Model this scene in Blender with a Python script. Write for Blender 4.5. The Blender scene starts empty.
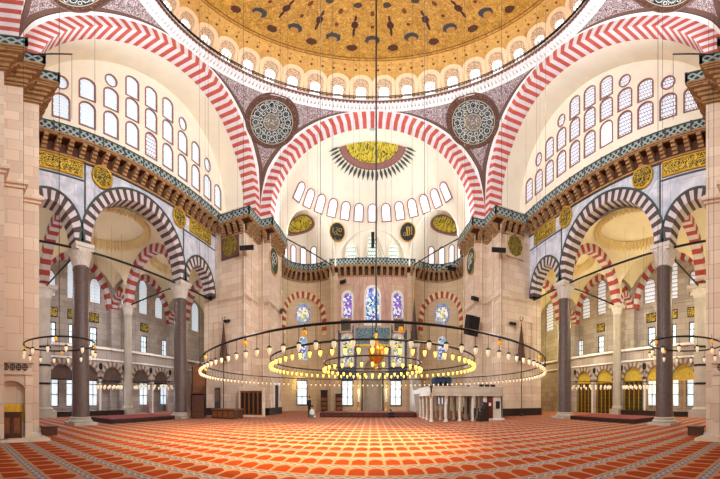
import bpy, bmesh, math, random
from mathutils import Vector, Matrix
random.seed(7)
S = bpy.context.scene
COL = S.collection
PI = math.pi
sin, cos, sqrt, radians, atan2 = math.sin, math.cos, math.sqrt, math.radians, math.atan2

# ------------------------------------------------------------------ key dimensions (metres, eye height 1.4)
EYE = 1.4
YD = 15.8            # dome centre on the axis
A = 13.0             # half side of the square under the dome
ZS = 18.7            # springing of the great arches
B = 11.85            # rise of the great arches
TX = 17.0            # tympanum walls
AX = 17.4            # face of the side arcades
CX = 17.9            # axis of the porphyry columns
OX = 26.7            # outer colonnade
WX = 30.0            # outer walls
YC1, YC2 = 9.08, 20.2
QY = 41.0            # qibla wall

# ------------------------------------------------------------------ node expression helper
class N:
    def __init__(s, nt, sock): s.nt, s.k = nt, sock
    def _m(s, op, o=None, o2=None, rev=False):
        n = s.nt.nodes.new('ShaderNodeMath'); n.operation = op
        a = [s, o, o2] if not rev else [o, s, o2]
        for i, v in enumerate(a):
            if v is None: continue
            if isinstance(v, N): s.nt.links.new(v.k, n.inputs[i])
            else: n.inputs[i].default_value = float(v)
        return N(s.nt, n.outputs[0])
    def __add__(s, o): return s._m('ADD', o)
    __radd__ = __add__
    def __sub__(s, o): return s._m('SUBTRACT', o)
    def __rsub__(s, o): return s._m('SUBTRACT', o, rev=True)
    def __mul__(s, o): return s._m('MULTIPLY', o)
    __rmul__ = __mul__
    def __truediv__(s, o): return s._m('DIVIDE', o)
    def lt(s, o): return s._m('LESS_THAN', o)
    def gt(s, o): return s._m('GREATER_THAN', o)
    def frac(s): return s._m('FRACT')
    def floor(s): return s._m('FLOOR')
    def abs(s): return s._m('ABSOLUTE')
    def sin(s): return s._m('SINE')
    def cos(s): return s._m('COSINE')
    def sqrt(s): return s._m('SQRT')
    def max(s, o): return s._m('MAXIMUM', o)
    def min(s, o): return s._m('MINIMUM', o)
    def atan2(s, o): return s._m('ARCTAN2', o)

class Mat:
    """One procedural material: builder(self) returns a colour (tuple or socket)."""
    def __init__(s, name, rough=.7, metal=0, emit=0, spec=.3, color=None, build=None, space='world', bump=None):
        m = bpy.data.materials.new(name); m.use_nodes = True
        s.m, s.nt = m, m.node_tree
        nt = s.nt; bs = nt.nodes['Principled BSDF']; s.bs = bs
        bs.inputs['Roughness'].default_value = rough
        bs.inputs['Metallic'].default_value = metal
        bs.inputs['Specular IOR Level'].default_value = spec
        if space == 'world':
            g = nt.nodes.new('ShaderNodeNewGeometry'); s.vec = g.outputs['Position']
        else:
            g = nt.nodes.new('ShaderNodeTexCoord'); s.vec = g.outputs['Object']
        if build is None:
            c = color
        else:
            sx = nt.nodes.new('ShaderNodeSeparateXYZ'); nt.links.new(s.vec, sx.inputs[0])
            s.x, s.y, s.z = (N(nt, sx.outputs[i]) for i in range(3))
            c = build(s)
        s.put(c, 'Base Color')
        if emit:
            s.put(c, 'Emission Color'); bs.inputs['Emission Strength'].default_value = emit
        s.c = c
    def put(s, c, name):
        if isinstance(c, tuple): s.bs.inputs[name].default_value = (*c[:3], 1)
        else: s.nt.links.new(c, s.bs.inputs[name])
    def vecof(s, x, y, z):
        n = s.nt.nodes.new('ShaderNodeCombineXYZ')
        for i, v in enumerate((x, y, z)):
            if isinstance(v, N): s.nt.links.new(v.k, n.inputs[i])
            else: n.inputs[i].default_value = v
        return n.outputs[0]
    def noise(s, scale, detail=3, vec=None, dist=0, rough=.5):
        n = s.nt.nodes.new('ShaderNodeTexNoise'); n.inputs['Scale'].default_value = scale
        n.inputs['Detail'].default_value = detail; n.inputs['Distortion'].default_value = dist
        n.inputs['Roughness'].default_value = rough
        s.nt.links.new(vec or s.vec, n.inputs['Vector']); return N(s.nt, n.outputs[0])
    def voro(s, scale, vec=None, feature='F1'):
        n = s.nt.nodes.new('ShaderNodeTexVoronoi'); n.inputs['Scale'].default_value = scale; n.feature = feature
        s.nt.links.new(vec or s.vec, n.inputs['Vector']); return N(s.nt, n.outputs['Distance'])
    def brick(s, vec, c1, c2, mortar, w=1.2, h=.6, ms=.015):
        n = s.nt.nodes.new('ShaderNodeTexBrick'); s.nt.links.new(vec, n.inputs['Vector'])
        n.inputs['Color1'].default_value = (*c1, 1); n.inputs['Color2'].default_value = (*c2, 1); n.inputs['Mortar'].default_value = (*mortar, 1)
        n.inputs['Scale'].default_value = 1; n.inputs['Mortar Size'].default_value = ms; n.inputs['Mortar Smooth'].default_value = .2
        n.inputs['Brick Width'].default_value = w; n.inputs['Row Height'].default_value = h
        return n.outputs['Color']
    def mix(s, f, a, b):
        n = s.nt.nodes.new('ShaderNodeMix'); n.data_type = 'RGBA'
        for v, i in ((f, 0), (a, 6), (b, 7)):
            if isinstance(v, N): s.nt.links.new(v.k, n.inputs[i])
            elif isinstance(v, tuple): n.inputs[i].default_value = (*v[:3], 1)
            elif isinstance(v, (int, float)): n.inputs[i].default_value = v
            else: s.nt.links.new(v, n.inputs[i])
        return n.outputs[2]
    def ramp(s, f, lo, hi):
        n = s.nt.nodes.new('ShaderNodeMapRange'); n.inputs['From Min'].default_value = lo; n.inputs['From Max'].default_value = hi
        s.nt.links.new(f.k, n.inputs['Value']); return N(s.nt, n.outputs[0])

def rgb(r, g, b):
    f = lambda c: (c / 255 / 12.92) if c / 255 <= .04045 else ((c / 255 + .055) / 1.055) ** 2.4
    return (f(r), f(g), f(b))

def plain(name, c, rough=.6, metal=0, var=.12, scale=2.5, space='world', emit=0, spec=.3):
    d = tuple(max(0, v * (1 - var)) for v in c); u = tuple(min(1, v * (1 + var)) for v in c)
    return Mat(name, rough, metal, emit, spec, space=space, build=lambda s: s.mix(s.ramp(s.noise(scale, 4), .3, .7), d, u)).m

# ---- carpet
CW, CL = .505, 1.082
def carpet(s):
    u = (s.x - .1) / CW + .5; v = (s.y - 6.53) / CL + .29
    fu = u.frac() - .5; fv = v.frac()
    n1 = s.noise(26, 2); n2 = s.noise(.5, 3)
    wob = (n1 - .5) * .05
    edge = fu.abs() + wob
    top = .93 - (fu * fu) * 1.15 + wob
    cell = edge.lt(.415) * fv.gt(.3) * fv.lt(top)
    org = s.mix(s.ramp(n2, .3, .7), rgb(156, 56, 6), rgb(176, 70, 8))
    org = s.mix(s.noise(60, 2) * .35, org, rgb(116, 30, 16))
    beige = s.mix(n1, rgb(168, 120, 92), rgb(196, 150, 118))
    band = fv.gt(.02) * fv.lt(.2)
    zig = ((u * 6.28318 * 2).sin() * .05 + fv - .11).abs().lt(.035)
    bc = s.mix(zig, rgb(120, 122, 134), rgb(176, 168, 160))
    bc = s.mix((fv - .11).abs().gt(.078), bc, rgb(84, 66, 66))
    c = s.mix(band, beige, bc)
    return s.mix(cell, c, org)
CARPET = Mat('carpet', .95, spec=.1, build=carpet).m

def stone_builder(c1, c2, mo, w=1.25, h=.62, ms=.014):
    def b(s):
        vec = s.vecof(s.x + s.y, s.z, 0.0)
        c = s.brick(vec, c1, c2, mo, w, h, ms)
        n = s.ramp(s.noise(.7, 5), .35, .7)
        return s.mix(n * .35, c, tuple(v * .78 for v in c1))
    return b
STONE = Mat('pier_stone', .75, build=stone_builder(rgb(234, 214, 192), rgb(210, 184, 160), rgb(186, 160, 138))).m
STONE_GREY = Mat('grey_stone', .75, build=stone_builder(rgb(188, 176, 168), rgb(160, 148, 142), rgb(126, 114, 108), 1.1, .55)).m
STONE_WARM = Mat('cream_stone', .75, build=stone_builder(rgb(214, 190, 156), rgb(202, 178, 144), rgb(178, 152, 120), 1.2, .6)).m
CREAM = plain('cream_plaster', rgb(246, 238, 218), .8, var=.04, scale=.6)
CREAM_D = plain('aged_plaster', rgb(226, 208, 160), .8, var=.1, scale=.5)
VAULT = plain('vault_plaster', rgb(232, 222, 192), .8, var=.06, scale=.6)
WHITE = plain('white_marble', rgb(236, 232, 230), .45, var=.06, scale=1.5)
MARBLE_G = plain('grey_marble', rgb(178, 168, 156), .45, var=.12, scale=1.2)
RED = plain('red_voussoir', rgb(196, 92, 78), .7, var=.12, scale=2)
LAV = plain('white_voussoir', rgb(232, 222, 226), .7, var=.05, scale=2)
DARKV = plain('dark_voussoir', rgb(84, 64, 60), .6, var=.18, scale=3)
WHITEV = plain('pale_voussoir', rgb(206, 200, 204), .6, var=.06, scale=3)
REDV = plain('crimson_voussoir', rgb(168, 70, 62), .65, var=.12, scale=3)
GREEN_M = plain('green_marble', rgb(66, 78, 74), .4, var=.25, scale=4)
PORPH = plain('porphyry', rgb(92, 76, 72), .35, var=.2, scale=5, spec=.5)
WOOD = plain('dark_wood', rgb(82, 46, 30), .5, var=.25, scale=6)
WOOD_M = plain('walnut_wood', rgb(128, 78, 44), .5, var=.25, scale=6)
WOOD_X = plain('ebony_wood', rgb(44, 30, 26), .5, var=.25, scale=6)
IRON = plain('black_iron', rgb(34, 32, 34), .5, .4, var=.2, scale=8)
GOLD = plain('gilt', rgb(214, 170, 58), .35, .6, var=.2, scale=5)
BLACK = plain('black_enamel', rgb(24, 26, 26), .5, var=.2, scale=5)
DKGREEN = plain('green_enamel', rgb(28, 58, 48), .5, var=.2, scale=5)
PINKLINE = plain('rose_border', rgb(150, 104, 98), .7, var=.1, scale=4)
TAN = plain('corbel_stone', rgb(164, 128, 88), .7, var=.2, scale=3)
GLASSW = plain('lamp_glass', rgb(252, 214, 96), .2, var=.03, space='object', emit=2.4)
GLASSF = plain('ring_lamp_glass', rgb(255, 236, 196), .2, var=.03, space='object', emit=.7)
AMBER = plain('amber_glass', rgb(240, 164, 40), .2, var=.2, scale=14, space='object', emit=.8)
BLUE_RUG = plain('dais_carpet', rgb(136, 56, 54), .9, var=.2, scale=3)
SKIN = plain('skin', rgb(190, 140, 112), .6, var=.05)
CLOTH_D = plain('black_cloth', rgb(30, 30, 38), .85, var=.2, scale=5)
CLOTH_W = plain('white_cloth', rgb(226, 226, 226), .85, var=.06, scale=5)
CLOTH_T = plain('teal_cloth', rgb(40, 140, 130), .85, var=.1, scale=5)
CLOTH_G = plain('grey_cloth', rgb(80, 84, 96), .85, var=.1, scale=5)
HAIR = plain('hair', rgb(30, 24, 20), .7, var=.2, scale=20)

def revet(s):
    n = s.noise(.55, 6, dist=2.2)
    c = s.mix(s.ramp(n, .3, .7), rgb(172, 180, 200), rgb(226, 228, 236))
    v = (n * 14).frac().lt(.1)
    c = s.mix(v * .35, c, rgb(140, 146, 168))
    seam = ((s.y + 0.4) / 2.9).frac().lt(.012).max(((s.z) / 1.6).frac().lt(.02))
    return s.mix(seam * .5, c, rgb(120, 124, 136))
REVET = Mat('marble_revetment', .4, build=revet).m

def arabesque(s):
    n = s.voro(3.4, feature='SMOOTH_F1'); m = s.noise(3.2, 2, dist=2.5)
    c = s.mix((m - .5).abs().lt(.042), rgb(112, 86, 84), rgb(206, 196, 198))
    return s.mix(n.lt(.13), c, rgb(200, 188, 190))
ARAB = Mat('arabesque', .75, build=arabesque).m
BROWN = plain('brown_border', rgb(104, 76, 66), .75, var=.12, scale=4)
LINE = plain('dark_line', rgb(50, 36, 40), .75, var=.1, scale=4)

def medal(s):
    k = 1.17
    x, z = s.x / k, s.z / k
    r = (x * x + z * z).sqrt(); a = x.atan2(z)
    def loops(n, rad, size, th, ph=0.0):
        ax = ((a * (n / 6.28318) + ph).frac() - .5) * (6.28318 / n) * r; rr = r - rad
        d = (ax * ax + rr * rr).sqrt(); return (d - size).abs().lt(th)
    w = (s.noise(2.4, 1, dist=2.6) - .5).abs().lt(.013)
    scr = loops(12, 1.55, .27, .024).max(loops(12, 1.8, .12, .02, .5)).max(loops(12, 1.1, .17, .024, .5))
    scr = scr.max(w * r.gt(.85) * r.lt(1.95))
    c = s.mix(scr, rgb(26, 36, 38), rgb(216, 220, 214))
    ros = s.mix(s.voro(5).lt(.3), rgb(120, 112, 104), rgb(214, 208, 198))
    c = s.mix(r.lt(.7), c, ros)
    c = s.mix((r - .76).abs().lt(.05), c, rgb(176, 160, 140))
    c = s.mix((r - 2.02).abs().lt(.03), c, rgb(190, 176, 150))
    c = s.mix(r.gt(2.06), c, rgb(84, 54, 44))
    sp = s.noise(5, 2).gt(.57) * r.gt(2.12)
    return s.mix(sp, c, rgb(126, 90, 66))
MEDAL = Mat('pendentive_medallion', .7, build=medal, space='object').m

def golddome(s):
    az = s.x.atan2(s.y - YD); q = az * (16 / (2 * PI))
    wn = s.noise(1.6, 3, dist=1.5); wob = (s.noise(3.2, 2) - .5) * 1.1
    f0 = (q + .5).frac() - .5; f1 = q.frac() - .5
    base = s.mix(s.ramp(wn, .32, .68), rgb(178, 130, 50), rgb(224, 176, 82))
    scroll = (s.noise(1.5, 1, dist=3.4) - .5).abs().lt(.03).max((s.noise(2.6, 1, dist=2.4) - .5).abs().lt(.03))
    base = s.mix(scroll * .7, base, rgb(124, 76, 30))
    def mot(f, zc, hw, hz, c, base):
        e = (f / hw); g = (s.z - zc) / hz
        return s.mix((e * e + g * g + wob).lt(1), base, c)
    dk = rgb(84, 48, 30); bl = rgb(62, 62, 66)
    c = mot(f0, 39.75, .19, .42, bl, base)
    c = mot(f0, 39.55, .11, .25, rgb(178, 130, 60), c)
    c = mot(f1, 38.9, .13, .34, dk, c)
    c = mot(f1, 41.0, .1, .3, rgb(70, 32, 26), c)
    c = mot(f1, 40.5, .035, .45, rgb(70, 32, 26), c)
    c = mot(f1, 41.5, .04, .22, rgb(70, 32, 26), c)
    c = mot(f0, 40.9, .05, .14, rgb(110, 40, 30), c)
    c = mot(f1, 42.4, .14, .17, rgb(70, 58, 46), c)
    c = mot(f0, 41.9, .07, .2, rgb(110, 60, 30), c)
    c = mot(f0, 42.9, .2, .2, rgb(70, 58, 46), c)
    ln = (s.z - 37.5).abs().lt(.07).max((s.z - 37.85).abs().lt(.05))
    c = s.mix(ln, c, rgb(110, 68, 30))
    q2 = (az * (64 / (2 * PI))).frac() - .5
    low = s.mix(s.ramp(wn, .3, .7), rgb(198, 150, 78), rgb(226, 182, 106))
    dots = (q2 * q2 * 30 + (s.z - 36.4) * (s.z - 36.4) * 18).lt(.35)
    low = s.mix(dots, low, rgb(90, 60, 40))
    dots2 = ((q2 * q2) * 40 + (s.z - 37.0) * (s.z - 37.0) * 30).lt(.3)
    low = s.mix(dots2, low, rgb(160, 100, 50))
    return s.mix(s.z.lt(37.5), c, low)
DOME = Mat('gilded_dome', .6, spec=.25, build=golddome).m
def ringpat(s):
    az = s.x.atan2(s.y - YD) * (200 / (2 * PI)); f = az.frac() - .5
    g = (s.z - 31.05) / .4
    t = (f.abs() * 2 + g).lt(.9)
    return s.mix(t, rgb(118, 84, 80), rgb(214, 206, 204))
RINGP = Mat('ring_cornice', .7, build=ringpat).m

def lattice(s):
    d = s.x + s.y
    a = ((d * 1.0 + s.z) * 1.9).frac() - .5; b = ((d * 1.0 - s.z) * 1.9).frac() - .5
    l = a.abs().lt(.17).max(b.abs().lt(.17))
    return s.mix(l, rgb(40, 52, 54), rgb(160, 178, 176))
LATT = Mat('balustrade_lattice', .6, build=lattice).m

def pane(tint, line, amt, emit, name, sc=5.0):
    def b(s):
        u = s.x * sc; v = s.z * sc * .6
        r = v.floor(); sh = (r * .5).frac()
        fx = (u + sh).frac() - .5; fz = v.frac() - .5
        hexl = (fx * fx + fz * fz).gt(.17)
        return s.mix(hexl * amt, tint, line)
    return Mat(name, .3, emit=emit, build=b, space='object').m
PANE_L = pane(rgb(222, 236, 248), rgb(150, 166, 178), .75, .8, 'pale_window_lattice')
PANE_R = pane(rgb(226, 230, 242), rgb(96, 96, 104), .8, .8, 'dark_window_lattice', 4.0)
PANE_B = Mat('bright_window_glass', .3, emit=1.5, build=lambda s: s.mix(s.noise(1.5, 3), rgb(236, 242, 250), rgb(216, 230, 240)), space='object').m
PANE_C = Mat('dome_window_glass', .3, emit=2.0, build=lambda s: s.mix(s.noise(1.5, 3), rgb(250, 248, 244), rgb(240, 240, 244)), space='object').m
PANE_SD = Mat('lilac_window_glass', .3, emit=1.0, build=lambda s: s.mix(s.noise(2, 3), rgb(250, 246, 246), rgb(232, 226, 240)), space='object').m
PANE_G = Mat('daylight_window_glass', .3, emit=1.3, build=lambda s: s.mix(s.ramp(s.noise(1.6, 4), .35, .65), rgb(196, 222, 236), rgb(246, 250, 252)), space='object').m
def stained(cs, sc, emit, name):
    def b(s):
        n = s.nt.nodes.new('ShaderNodeTexVoronoi'); n.inputs['Scale'].default_value = sc
        s.nt.links.new(s.vec, n.inputs['Vector'])
        sp = s.nt.nodes.new('ShaderNodeSeparateColor'); s.nt.links.new(n.outputs['Color'], sp.inputs[0])
        h = N(s.nt, sp.outputs[0]); c = cs[0]
        for i, k in enumerate(cs[1:]): c = s.mix(h.gt((i + 1) / len(cs)), c, k)
        e = s.voro(sc, feature='DISTANCE_TO_EDGE')
        return s.mix(e.lt(.05), c, rgb(60, 60, 70))
    return Mat(name, .3, emit=emit, build=b, space='object').m
ST_BLUE = stained([rgb(110, 150, 226), rgb(236, 240, 250), rgb(70, 84, 176), rgb(120, 190, 190), rgb(230, 230, 236)], 3.6, .8, 'blue_stained_glass')
ST_VIO = stained([rgb(132, 100, 196), rgb(232, 232, 240), rgb(90, 90, 200), rgb(150, 100, 214), rgb(236, 236, 226)], 3.6, .8, 'violet_stained_glass')
ST_GRN = stained([rgb(96, 150, 214), rgb(226, 232, 160), rgb(70, 150, 130), rgb(236, 240, 236), rgb(200, 210, 120)], 3.6, .8, 'green_stained_glass')
ST_YEL = stained([rgb(240, 224, 140), rgb(236, 240, 232), rgb(120, 150, 200), rgb(226, 214, 120), rgb(150, 170, 120)], 3.4, .8, 'yellow_stained_glass')
PIERCED = pane(rgb(240, 246, 236), rgb(96, 124, 110), .9, .9, 'pierced_window_glass', 3.2)
def script_panel(ground, ink, sc, name, thr=.05):
    def b(s):
        v = s.vecof(s.x, s.z * 1.0, 0.0)
        a = (s.noise(sc, 1, v, 2.8) - .5).abs().lt(thr); c = (s.noise(sc * 1.6, 1, v, 2.2) - .5).abs().lt(thr * .8)
        return s.mix(a.max(c), ground, ink)
    return Mat(name, .45, .2, build=b, space='object').m
GSCRIPT = script_panel(rgb(44, 40, 20), rgb(226, 194, 76), 1.7, 'gilt_script_panel', .04)
GROUND = script_panel(rgb(206, 176, 66), rgb(62, 56, 26), 1.9, 'gilt_script_roundel', .06)
OSCRIPT = script_panel(rgb(66, 62, 34), rgb(150, 130, 60), 1.6, 'olive_script_panel', .06)
YSCRIPT = script_panel(rgb(86, 92, 34), rgb(226, 206, 74), 1.3, 'golden_script_medallion', .06)
TILE = script_panel(rgb(40, 66, 84), rgb(132, 160, 164), 2.2, 'blue_tile_panel', .05)
TILE_D = script_panel(rgb(40, 48, 66), rgb(96, 108, 130), 2.4, 'dark_tile_panel', .04)
BLKSCR = script_panel(rgb(26, 28, 34), rgb(120, 116, 96), 2.6, 'black_script_panel', .03)
def dec(s):
    n = s.noise(2.4, 2, dist=3); r = (n - .5).abs().lt(.04)
    return s.mix(r, rgb(244, 216, 180), rgb(140, 98, 72))
DECO = Mat('window_arabesque', .7, build=dec, space='object').m
PEACH = plain('peach_border', rgb(252, 222, 184), .7, var=.06, scale=4)

# ------------------------------------------------------------------ mesh builder
class MB:
    def __init__(s): s.v, s.f, s.mi = [], [], []
    def add(s, vs, fs, m=0):
        o = len(s.v); s.v += [tuple(p) for p in vs]
        for f in fs: s.f.append([o + i for i in f]); s.mi.append(m)
        return s
    def box(s, x0, x1, y0, y1, z0, z1, m=0):
        return s.add([(x0, y0, z0), (x1, y0, z0), (x1, y1, z0), (x0, y1, z0), (x0, y0, z1), (x1, y0, z1), (x1, y1, z1), (x0, y1, z1)],
                     [(0, 3, 2, 1), (4, 5, 6, 7), (0, 1, 5, 4), (1, 2, 6, 5), (2, 3, 7, 6), (3, 0, 4, 7)], m)
    def hexa(s, p, m=0):
        return s.add(p, [(0, 3, 2, 1), (4, 5, 6, 7), (0, 1, 5, 4), (1, 2, 6, 5), (2, 3, 7, 6), (3, 0, 4, 7)], m)
    def prism(s, poly, z0, z1, m=0):
        n = len(poly)
        return s.add([(x, y, z0) for x, y in poly] + [(x, y, z1) for x, y in poly],
                     [tuple(range(n - 1, -1, -1)), tuple(range(n, 2 * n))] + [(i, (i + 1) % n, n + (i + 1) % n, n + i) for i in range(n)], m)
    def grid(s, rows, m=0, close=False):
        nr, nc = len(rows), len(rows[0]); o = len(s.v)
        for r in rows: s.v += [tuple(p) for p in r]
        for i in range(nr - 1):
            for j in range(nc if close else nc - 1):
                k = (j + 1) % nc
                s.f.append([o + i * nc + j, o + i * nc + k, o + (i + 1) * nc + k, o + (i + 1) * nc + j])
                s.mi.append(m(i, j) if callable(m) else m)
        return s
    def lathe(s, prof, c=(0, 0, 0), n=24, m=0, sx=1, sy=1, a0=0, a1=2 * PI):
        full = abs(a1 - a0 - 2 * PI) < 1e-6
        ang = [a0 + (a1 - a0) * k / n for k in range(n if full else n + 1)]
        rows = [[(c[0] + r * sx * sin(a), c[1] + r * sy * cos(a), c[2] + z) for a in ang] for r, z in prof]
        return s.grid(rows, m, full)
    def tube(s, pts, r, n=8, m=0, closed=False, flat=1.0):
        P = [Vector(p) for p in pts]; rows = []
        for i, p in enumerate(P):
            a = P[i - 1] if (i or closed) else P[0]; b = P[(i + 1) % len(P)] if (i < len(P) - 1 or closed) else P[-1]
            t = (b - a).normalized(); up = Vector((0, 0, 1)) if abs(t.z) < .95 else Vector((0, 1, 0))
            u = t.cross(up).normalized(); w = u.cross(t)
            rr = r[i] if isinstance(r, (list, tuple)) else r
            rows.append([p + u * rr * cos(2 * PI * k / n) + w * rr * flat * sin(2 * PI * k / n) for k in range(n)])
        if closed: rows.append(rows[0])
        s.grid(rows, m, True)
        if not closed:
            s.add(rows[0], [tuple(range(n))], m); s.add(rows[-1], [tuple(range(n - 1, -1, -1))], m)
        return s
    def mesh(s, name, mats, smooth=False, weld=False):
        me = bpy.data.meshes.new(name); me.from_pydata(s.v, [], s.f)
        for m in (mats if isinstance(mats, (list, tuple)) else [mats]): me.materials.append(m)
        me.polygons.foreach_set('material_index', s.mi)
        if smooth: me.polygons.foreach_set('use_smooth', [True] * len(s.f))
        if weld:
            bm = bmesh.new(); bm.from_mesh(me); bmesh.ops.remove_doubles(bm, verts=bm.verts, dist=1e-4); bm.to_mesh(me); bm.free()
        me.update(); return me
    def build(s, name, mats, parent=None, smooth=False, weld=False):
        return link(name, s.mesh(name, mats, smooth, weld), parent)
    def buildw(s, name, mats, parent, smooth=False):
        o = s.build(name, mats, parent, smooth); o.matrix_parent_inverse = parent.matrix_basis.inverted(); return o

def link(name, me, parent=None, mw=None):
    o = bpy.data.objects.new(name, me); COL.objects.link(o)
    if parent: o.parent = parent
    if mw is not None: o.matrix_local = mw
    return o
def tag(o, label=None, cat=None, group=None, kind=None):
    if label: o['label'] = label
    if cat: o['category'] = cat
    if group: o['group'] = group
    if kind: o['kind'] = kind
    return o
def thing(name, label, cat, loc=(0, 0, 0), rz=0, group=None, kind=None):
    o = bpy.data.objects.new(name, None); COL.objects.link(o); o.empty_display_size = .2
    o.location = loc; o.rotation_euler = (0, 0, rz)
    return tag(o, label, cat, group, kind)
def struct(mb, name, mats, label, cat, smooth=False, weld=False):
    o = mb.build(name, mats, None, smooth, weld); return tag(o, label, cat, None, 'structure')
def dup(root, loc=None, rz=None, label=None, group=None, mat=None):
    r = root.copy(); COL.objects.link(r)
    if loc is not None: r.location = loc
    if rz is not None: r.rotation_euler = (0, 0, rz)
    if label: r['label'] = label
    if group: r['group'] = group
    for ch in list(root.children):
        c = ch.copy(); COL.objects.link(c); c.parent = r
        for g in list(ch.children):
            d = g.copy(); COL.objects.link(d); d.parent = c
    return r

# outline helpers, all in a local (u, z) plane
def arch_pts(w, h, u0=0, z0=0, n=12, rise=None, pointed=0):
    hw = w / 2; rise = hw if rise is None else rise
    sp = h - rise; pts = [(u0 - hw, z0), (u0 + hw, z0)]
    for k in range(n + 1):
        a = PI * k / n; zz = sin(a)
        if pointed: zz = zz * (1 - pointed) + pointed * (1 - abs(cos(a)))
        pts.append((u0 + hw * cos(a), z0 + sp + rise * zz))
    return pts
def oval_pts(w, h, u0=0, z0=0, n=20): return [(u0 + w / 2 * cos(2 * PI * k / n), z0 + h / 2 * sin(2 * PI * k / n)) for k in range(n)]
def rect_pts(w, h, u0=0, z0=0): return [(u0 - w / 2, z0), (u0 + w / 2, z0), (u0 + w / 2, z0 + h), (u0 - w / 2, z0 + h)]
def flat(outlines, thick, name, mats):
    """filled plate with holes from closed outlines in (u, z); local x = u, z = z, thickness along +-y"""
    cu = bpy.data.curves.new(name, 'CURVE'); cu.dimensions = '2D'; cu.fill_mode = 'BOTH'; cu.extrude = thick / 2
    for pts in outlines:
        sp = cu.splines.new('POLY'); sp.points.add(len(pts) - 1); sp.use_cyclic_u = True
        for i, (u, z) in enumerate(pts): sp.points[i].co = (u, z, 0, 1)
    o = bpy.data.objects.new('t', cu); COL.objects.link(o)
    dg = bpy.context.evaluated_depsgraph_get(); me = bpy.data.meshes.new_from_object(o.evaluated_get(dg))
    bpy.data.objects.remove(o); bpy.data.curves.remove(cu)
    me.transform(Matrix.Rotation(PI / 2, 4, 'X')); me.name = name
    me.materials.clear()
    for m in (mats if isinstance(mats, (list, tuple)) else [mats]): me.materials.append(m)
    return me
def frame_mat(pos, right, up=(0, 0, 1)):
    """matrix whose local x = right, z = up, y = z cross x"""
    x = Vector(right).normalized(); z = Vector(up); z = (z - x * z.dot(x)).normalized(); y = z.cross(x)
    m = Matrix((x, y, z)).transposed().to_4x4(); m.translation = Vector(pos); return m

# windows: frame is the structure object, the glass its part
WN = [0]; WCACHE = {}
def window(mw, w, h, pane_mat, frame_matl, label, kind='arch', border=.13, depth=.12, group=None, back=0.0, bars=None, rise=None):
    key = (round(w, 2), round(h, 2), kind, pane_mat.name, frame_matl.name, border, depth, bars, rise)
    if key not in WCACHE:
        mk = {'arch': lambda W, H, z: arch_pts(W, H, 0, z, rise=(rise if rise is None else rise * W / w)),
              'oval': lambda W, H, z: oval_pts(W, H, 0, z + H / 2),
              'rect': lambda W, H, z: rect_pts(W, H, 0, z)}[kind]
        fr = flat([mk(w, h, 0), mk(w - 2 * border, h - 2 * border, border)], depth, 'window_frame', frame_matl)
        pa = flat([mk(w - 2 * border + .02, h - 2 * border + .02, border - .01)], .03, 'pane', pane_mat)
        ba = None
        if bars:
            b = MB(); nx, nz = bars; W, H = w - 2 * border, h - 2 * border
            for i in range(1, nx): b.box(-W / 2 + W * i / nx - .04, -W / 2 + W * i / nx + .04, -.05, .02, border, h - border)
            for i in range(1, nz): b.box(-W / 2, W / 2, -.05, .02, border + H * i / nz - .035, border + H * i / nz + .035)
            ba = b.mesh('glazing_bars', frame_matl)
        WCACHE[key] = (fr, pa, ba)
    fr, pa, ba = WCACHE[key]; WN[0] += 1
    o = link('window_%d' % WN[0], fr, None, mw); tag(o, label, 'window', group, 'structure')
    p = link('pane', pa, o); p.location = (0, back, 0)
    if ba: q = link('glazing_bars', ba, o); q.location = (0, back, 0)
    return o
def side_matrix(sx, x, y, z):
    """plane x = sx*x seen from the nave: local +y points away from the nave"""
    return frame_mat((sx * x, y, z), (0, -sx, 0))
# ================================================================== FLOOR
mb = MB(); mb.box(-32, 32, -8, 43, -.3, 0)
struct(mb, 'floor', CARPET, 'red and orange prayer carpet with arched cells covering the whole floor', 'floor')

SIDES = ((-1, 'left'), (1, 'right'))

# ================================================================== PIERS (each one prism with a moulding and a plinth as parts)
FP = [(-19.1, 25.9), (-13.4, 25.9), (-13.4, 28.9), (-11.95, 28.9), (-11.95, 33.2), (-14.6, 36.0), (-19.1, 36.0)]
BP = [(-21.5, 4.33), (-13.4, 4.33), (-13.4, 3.2), (-12.4, 3.2), (-12.4, 2.1), (-11.5, 2.1), (-11.5, -6.0), (-21.5, -6.0)]
def offset_path(path, d):
    """polyline moved d to its right-hand side with mitred corners"""
    out = []
    for i, p in enumerate(path):
        ns = []
        for j, k in ((i - 1, i), (i, i + 1)):
            if 0 <= j and k < len(path):
                dx, dy = path[k][0] - path[j][0], path[k][1] - path[j][1]; L = math.hypot(dx, dy); ns.append((dy / L, -dx / L))
        nx, ny = sum(n[0] for n in ns), sum(n[1] for n in ns); L = math.hypot(nx, ny); nx, ny = nx / L, ny / L
        c = max(.3, nx * ns[0][0] + ny * ns[0][1]); out.append((p[0] + nx * d / c, p[1] + ny * d / c))
    return out
def strip(mb, path, d0, d1, z0, z1, m=0):
    """solid band between two offsets of a path"""
    a, b = offset_path(path, d0), offset_path(path, d1)
    for i in range(len(path) - 1):
        mb.hexa([(*a[i], z0), (*b[i], z0), (*b[i + 1], z0), (*a[i + 1], z0), (*a[i], z1), (*b[i], z1), (*b[i + 1], z1), (*a[i + 1], z1)], m)
    return mb
def mir(path, sx):
    """mirror a left-hand path to the right keeping the nave on its right-hand side"""
    return path if sx < 0 else [(-x, y) for x, y in reversed(path)]
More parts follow.
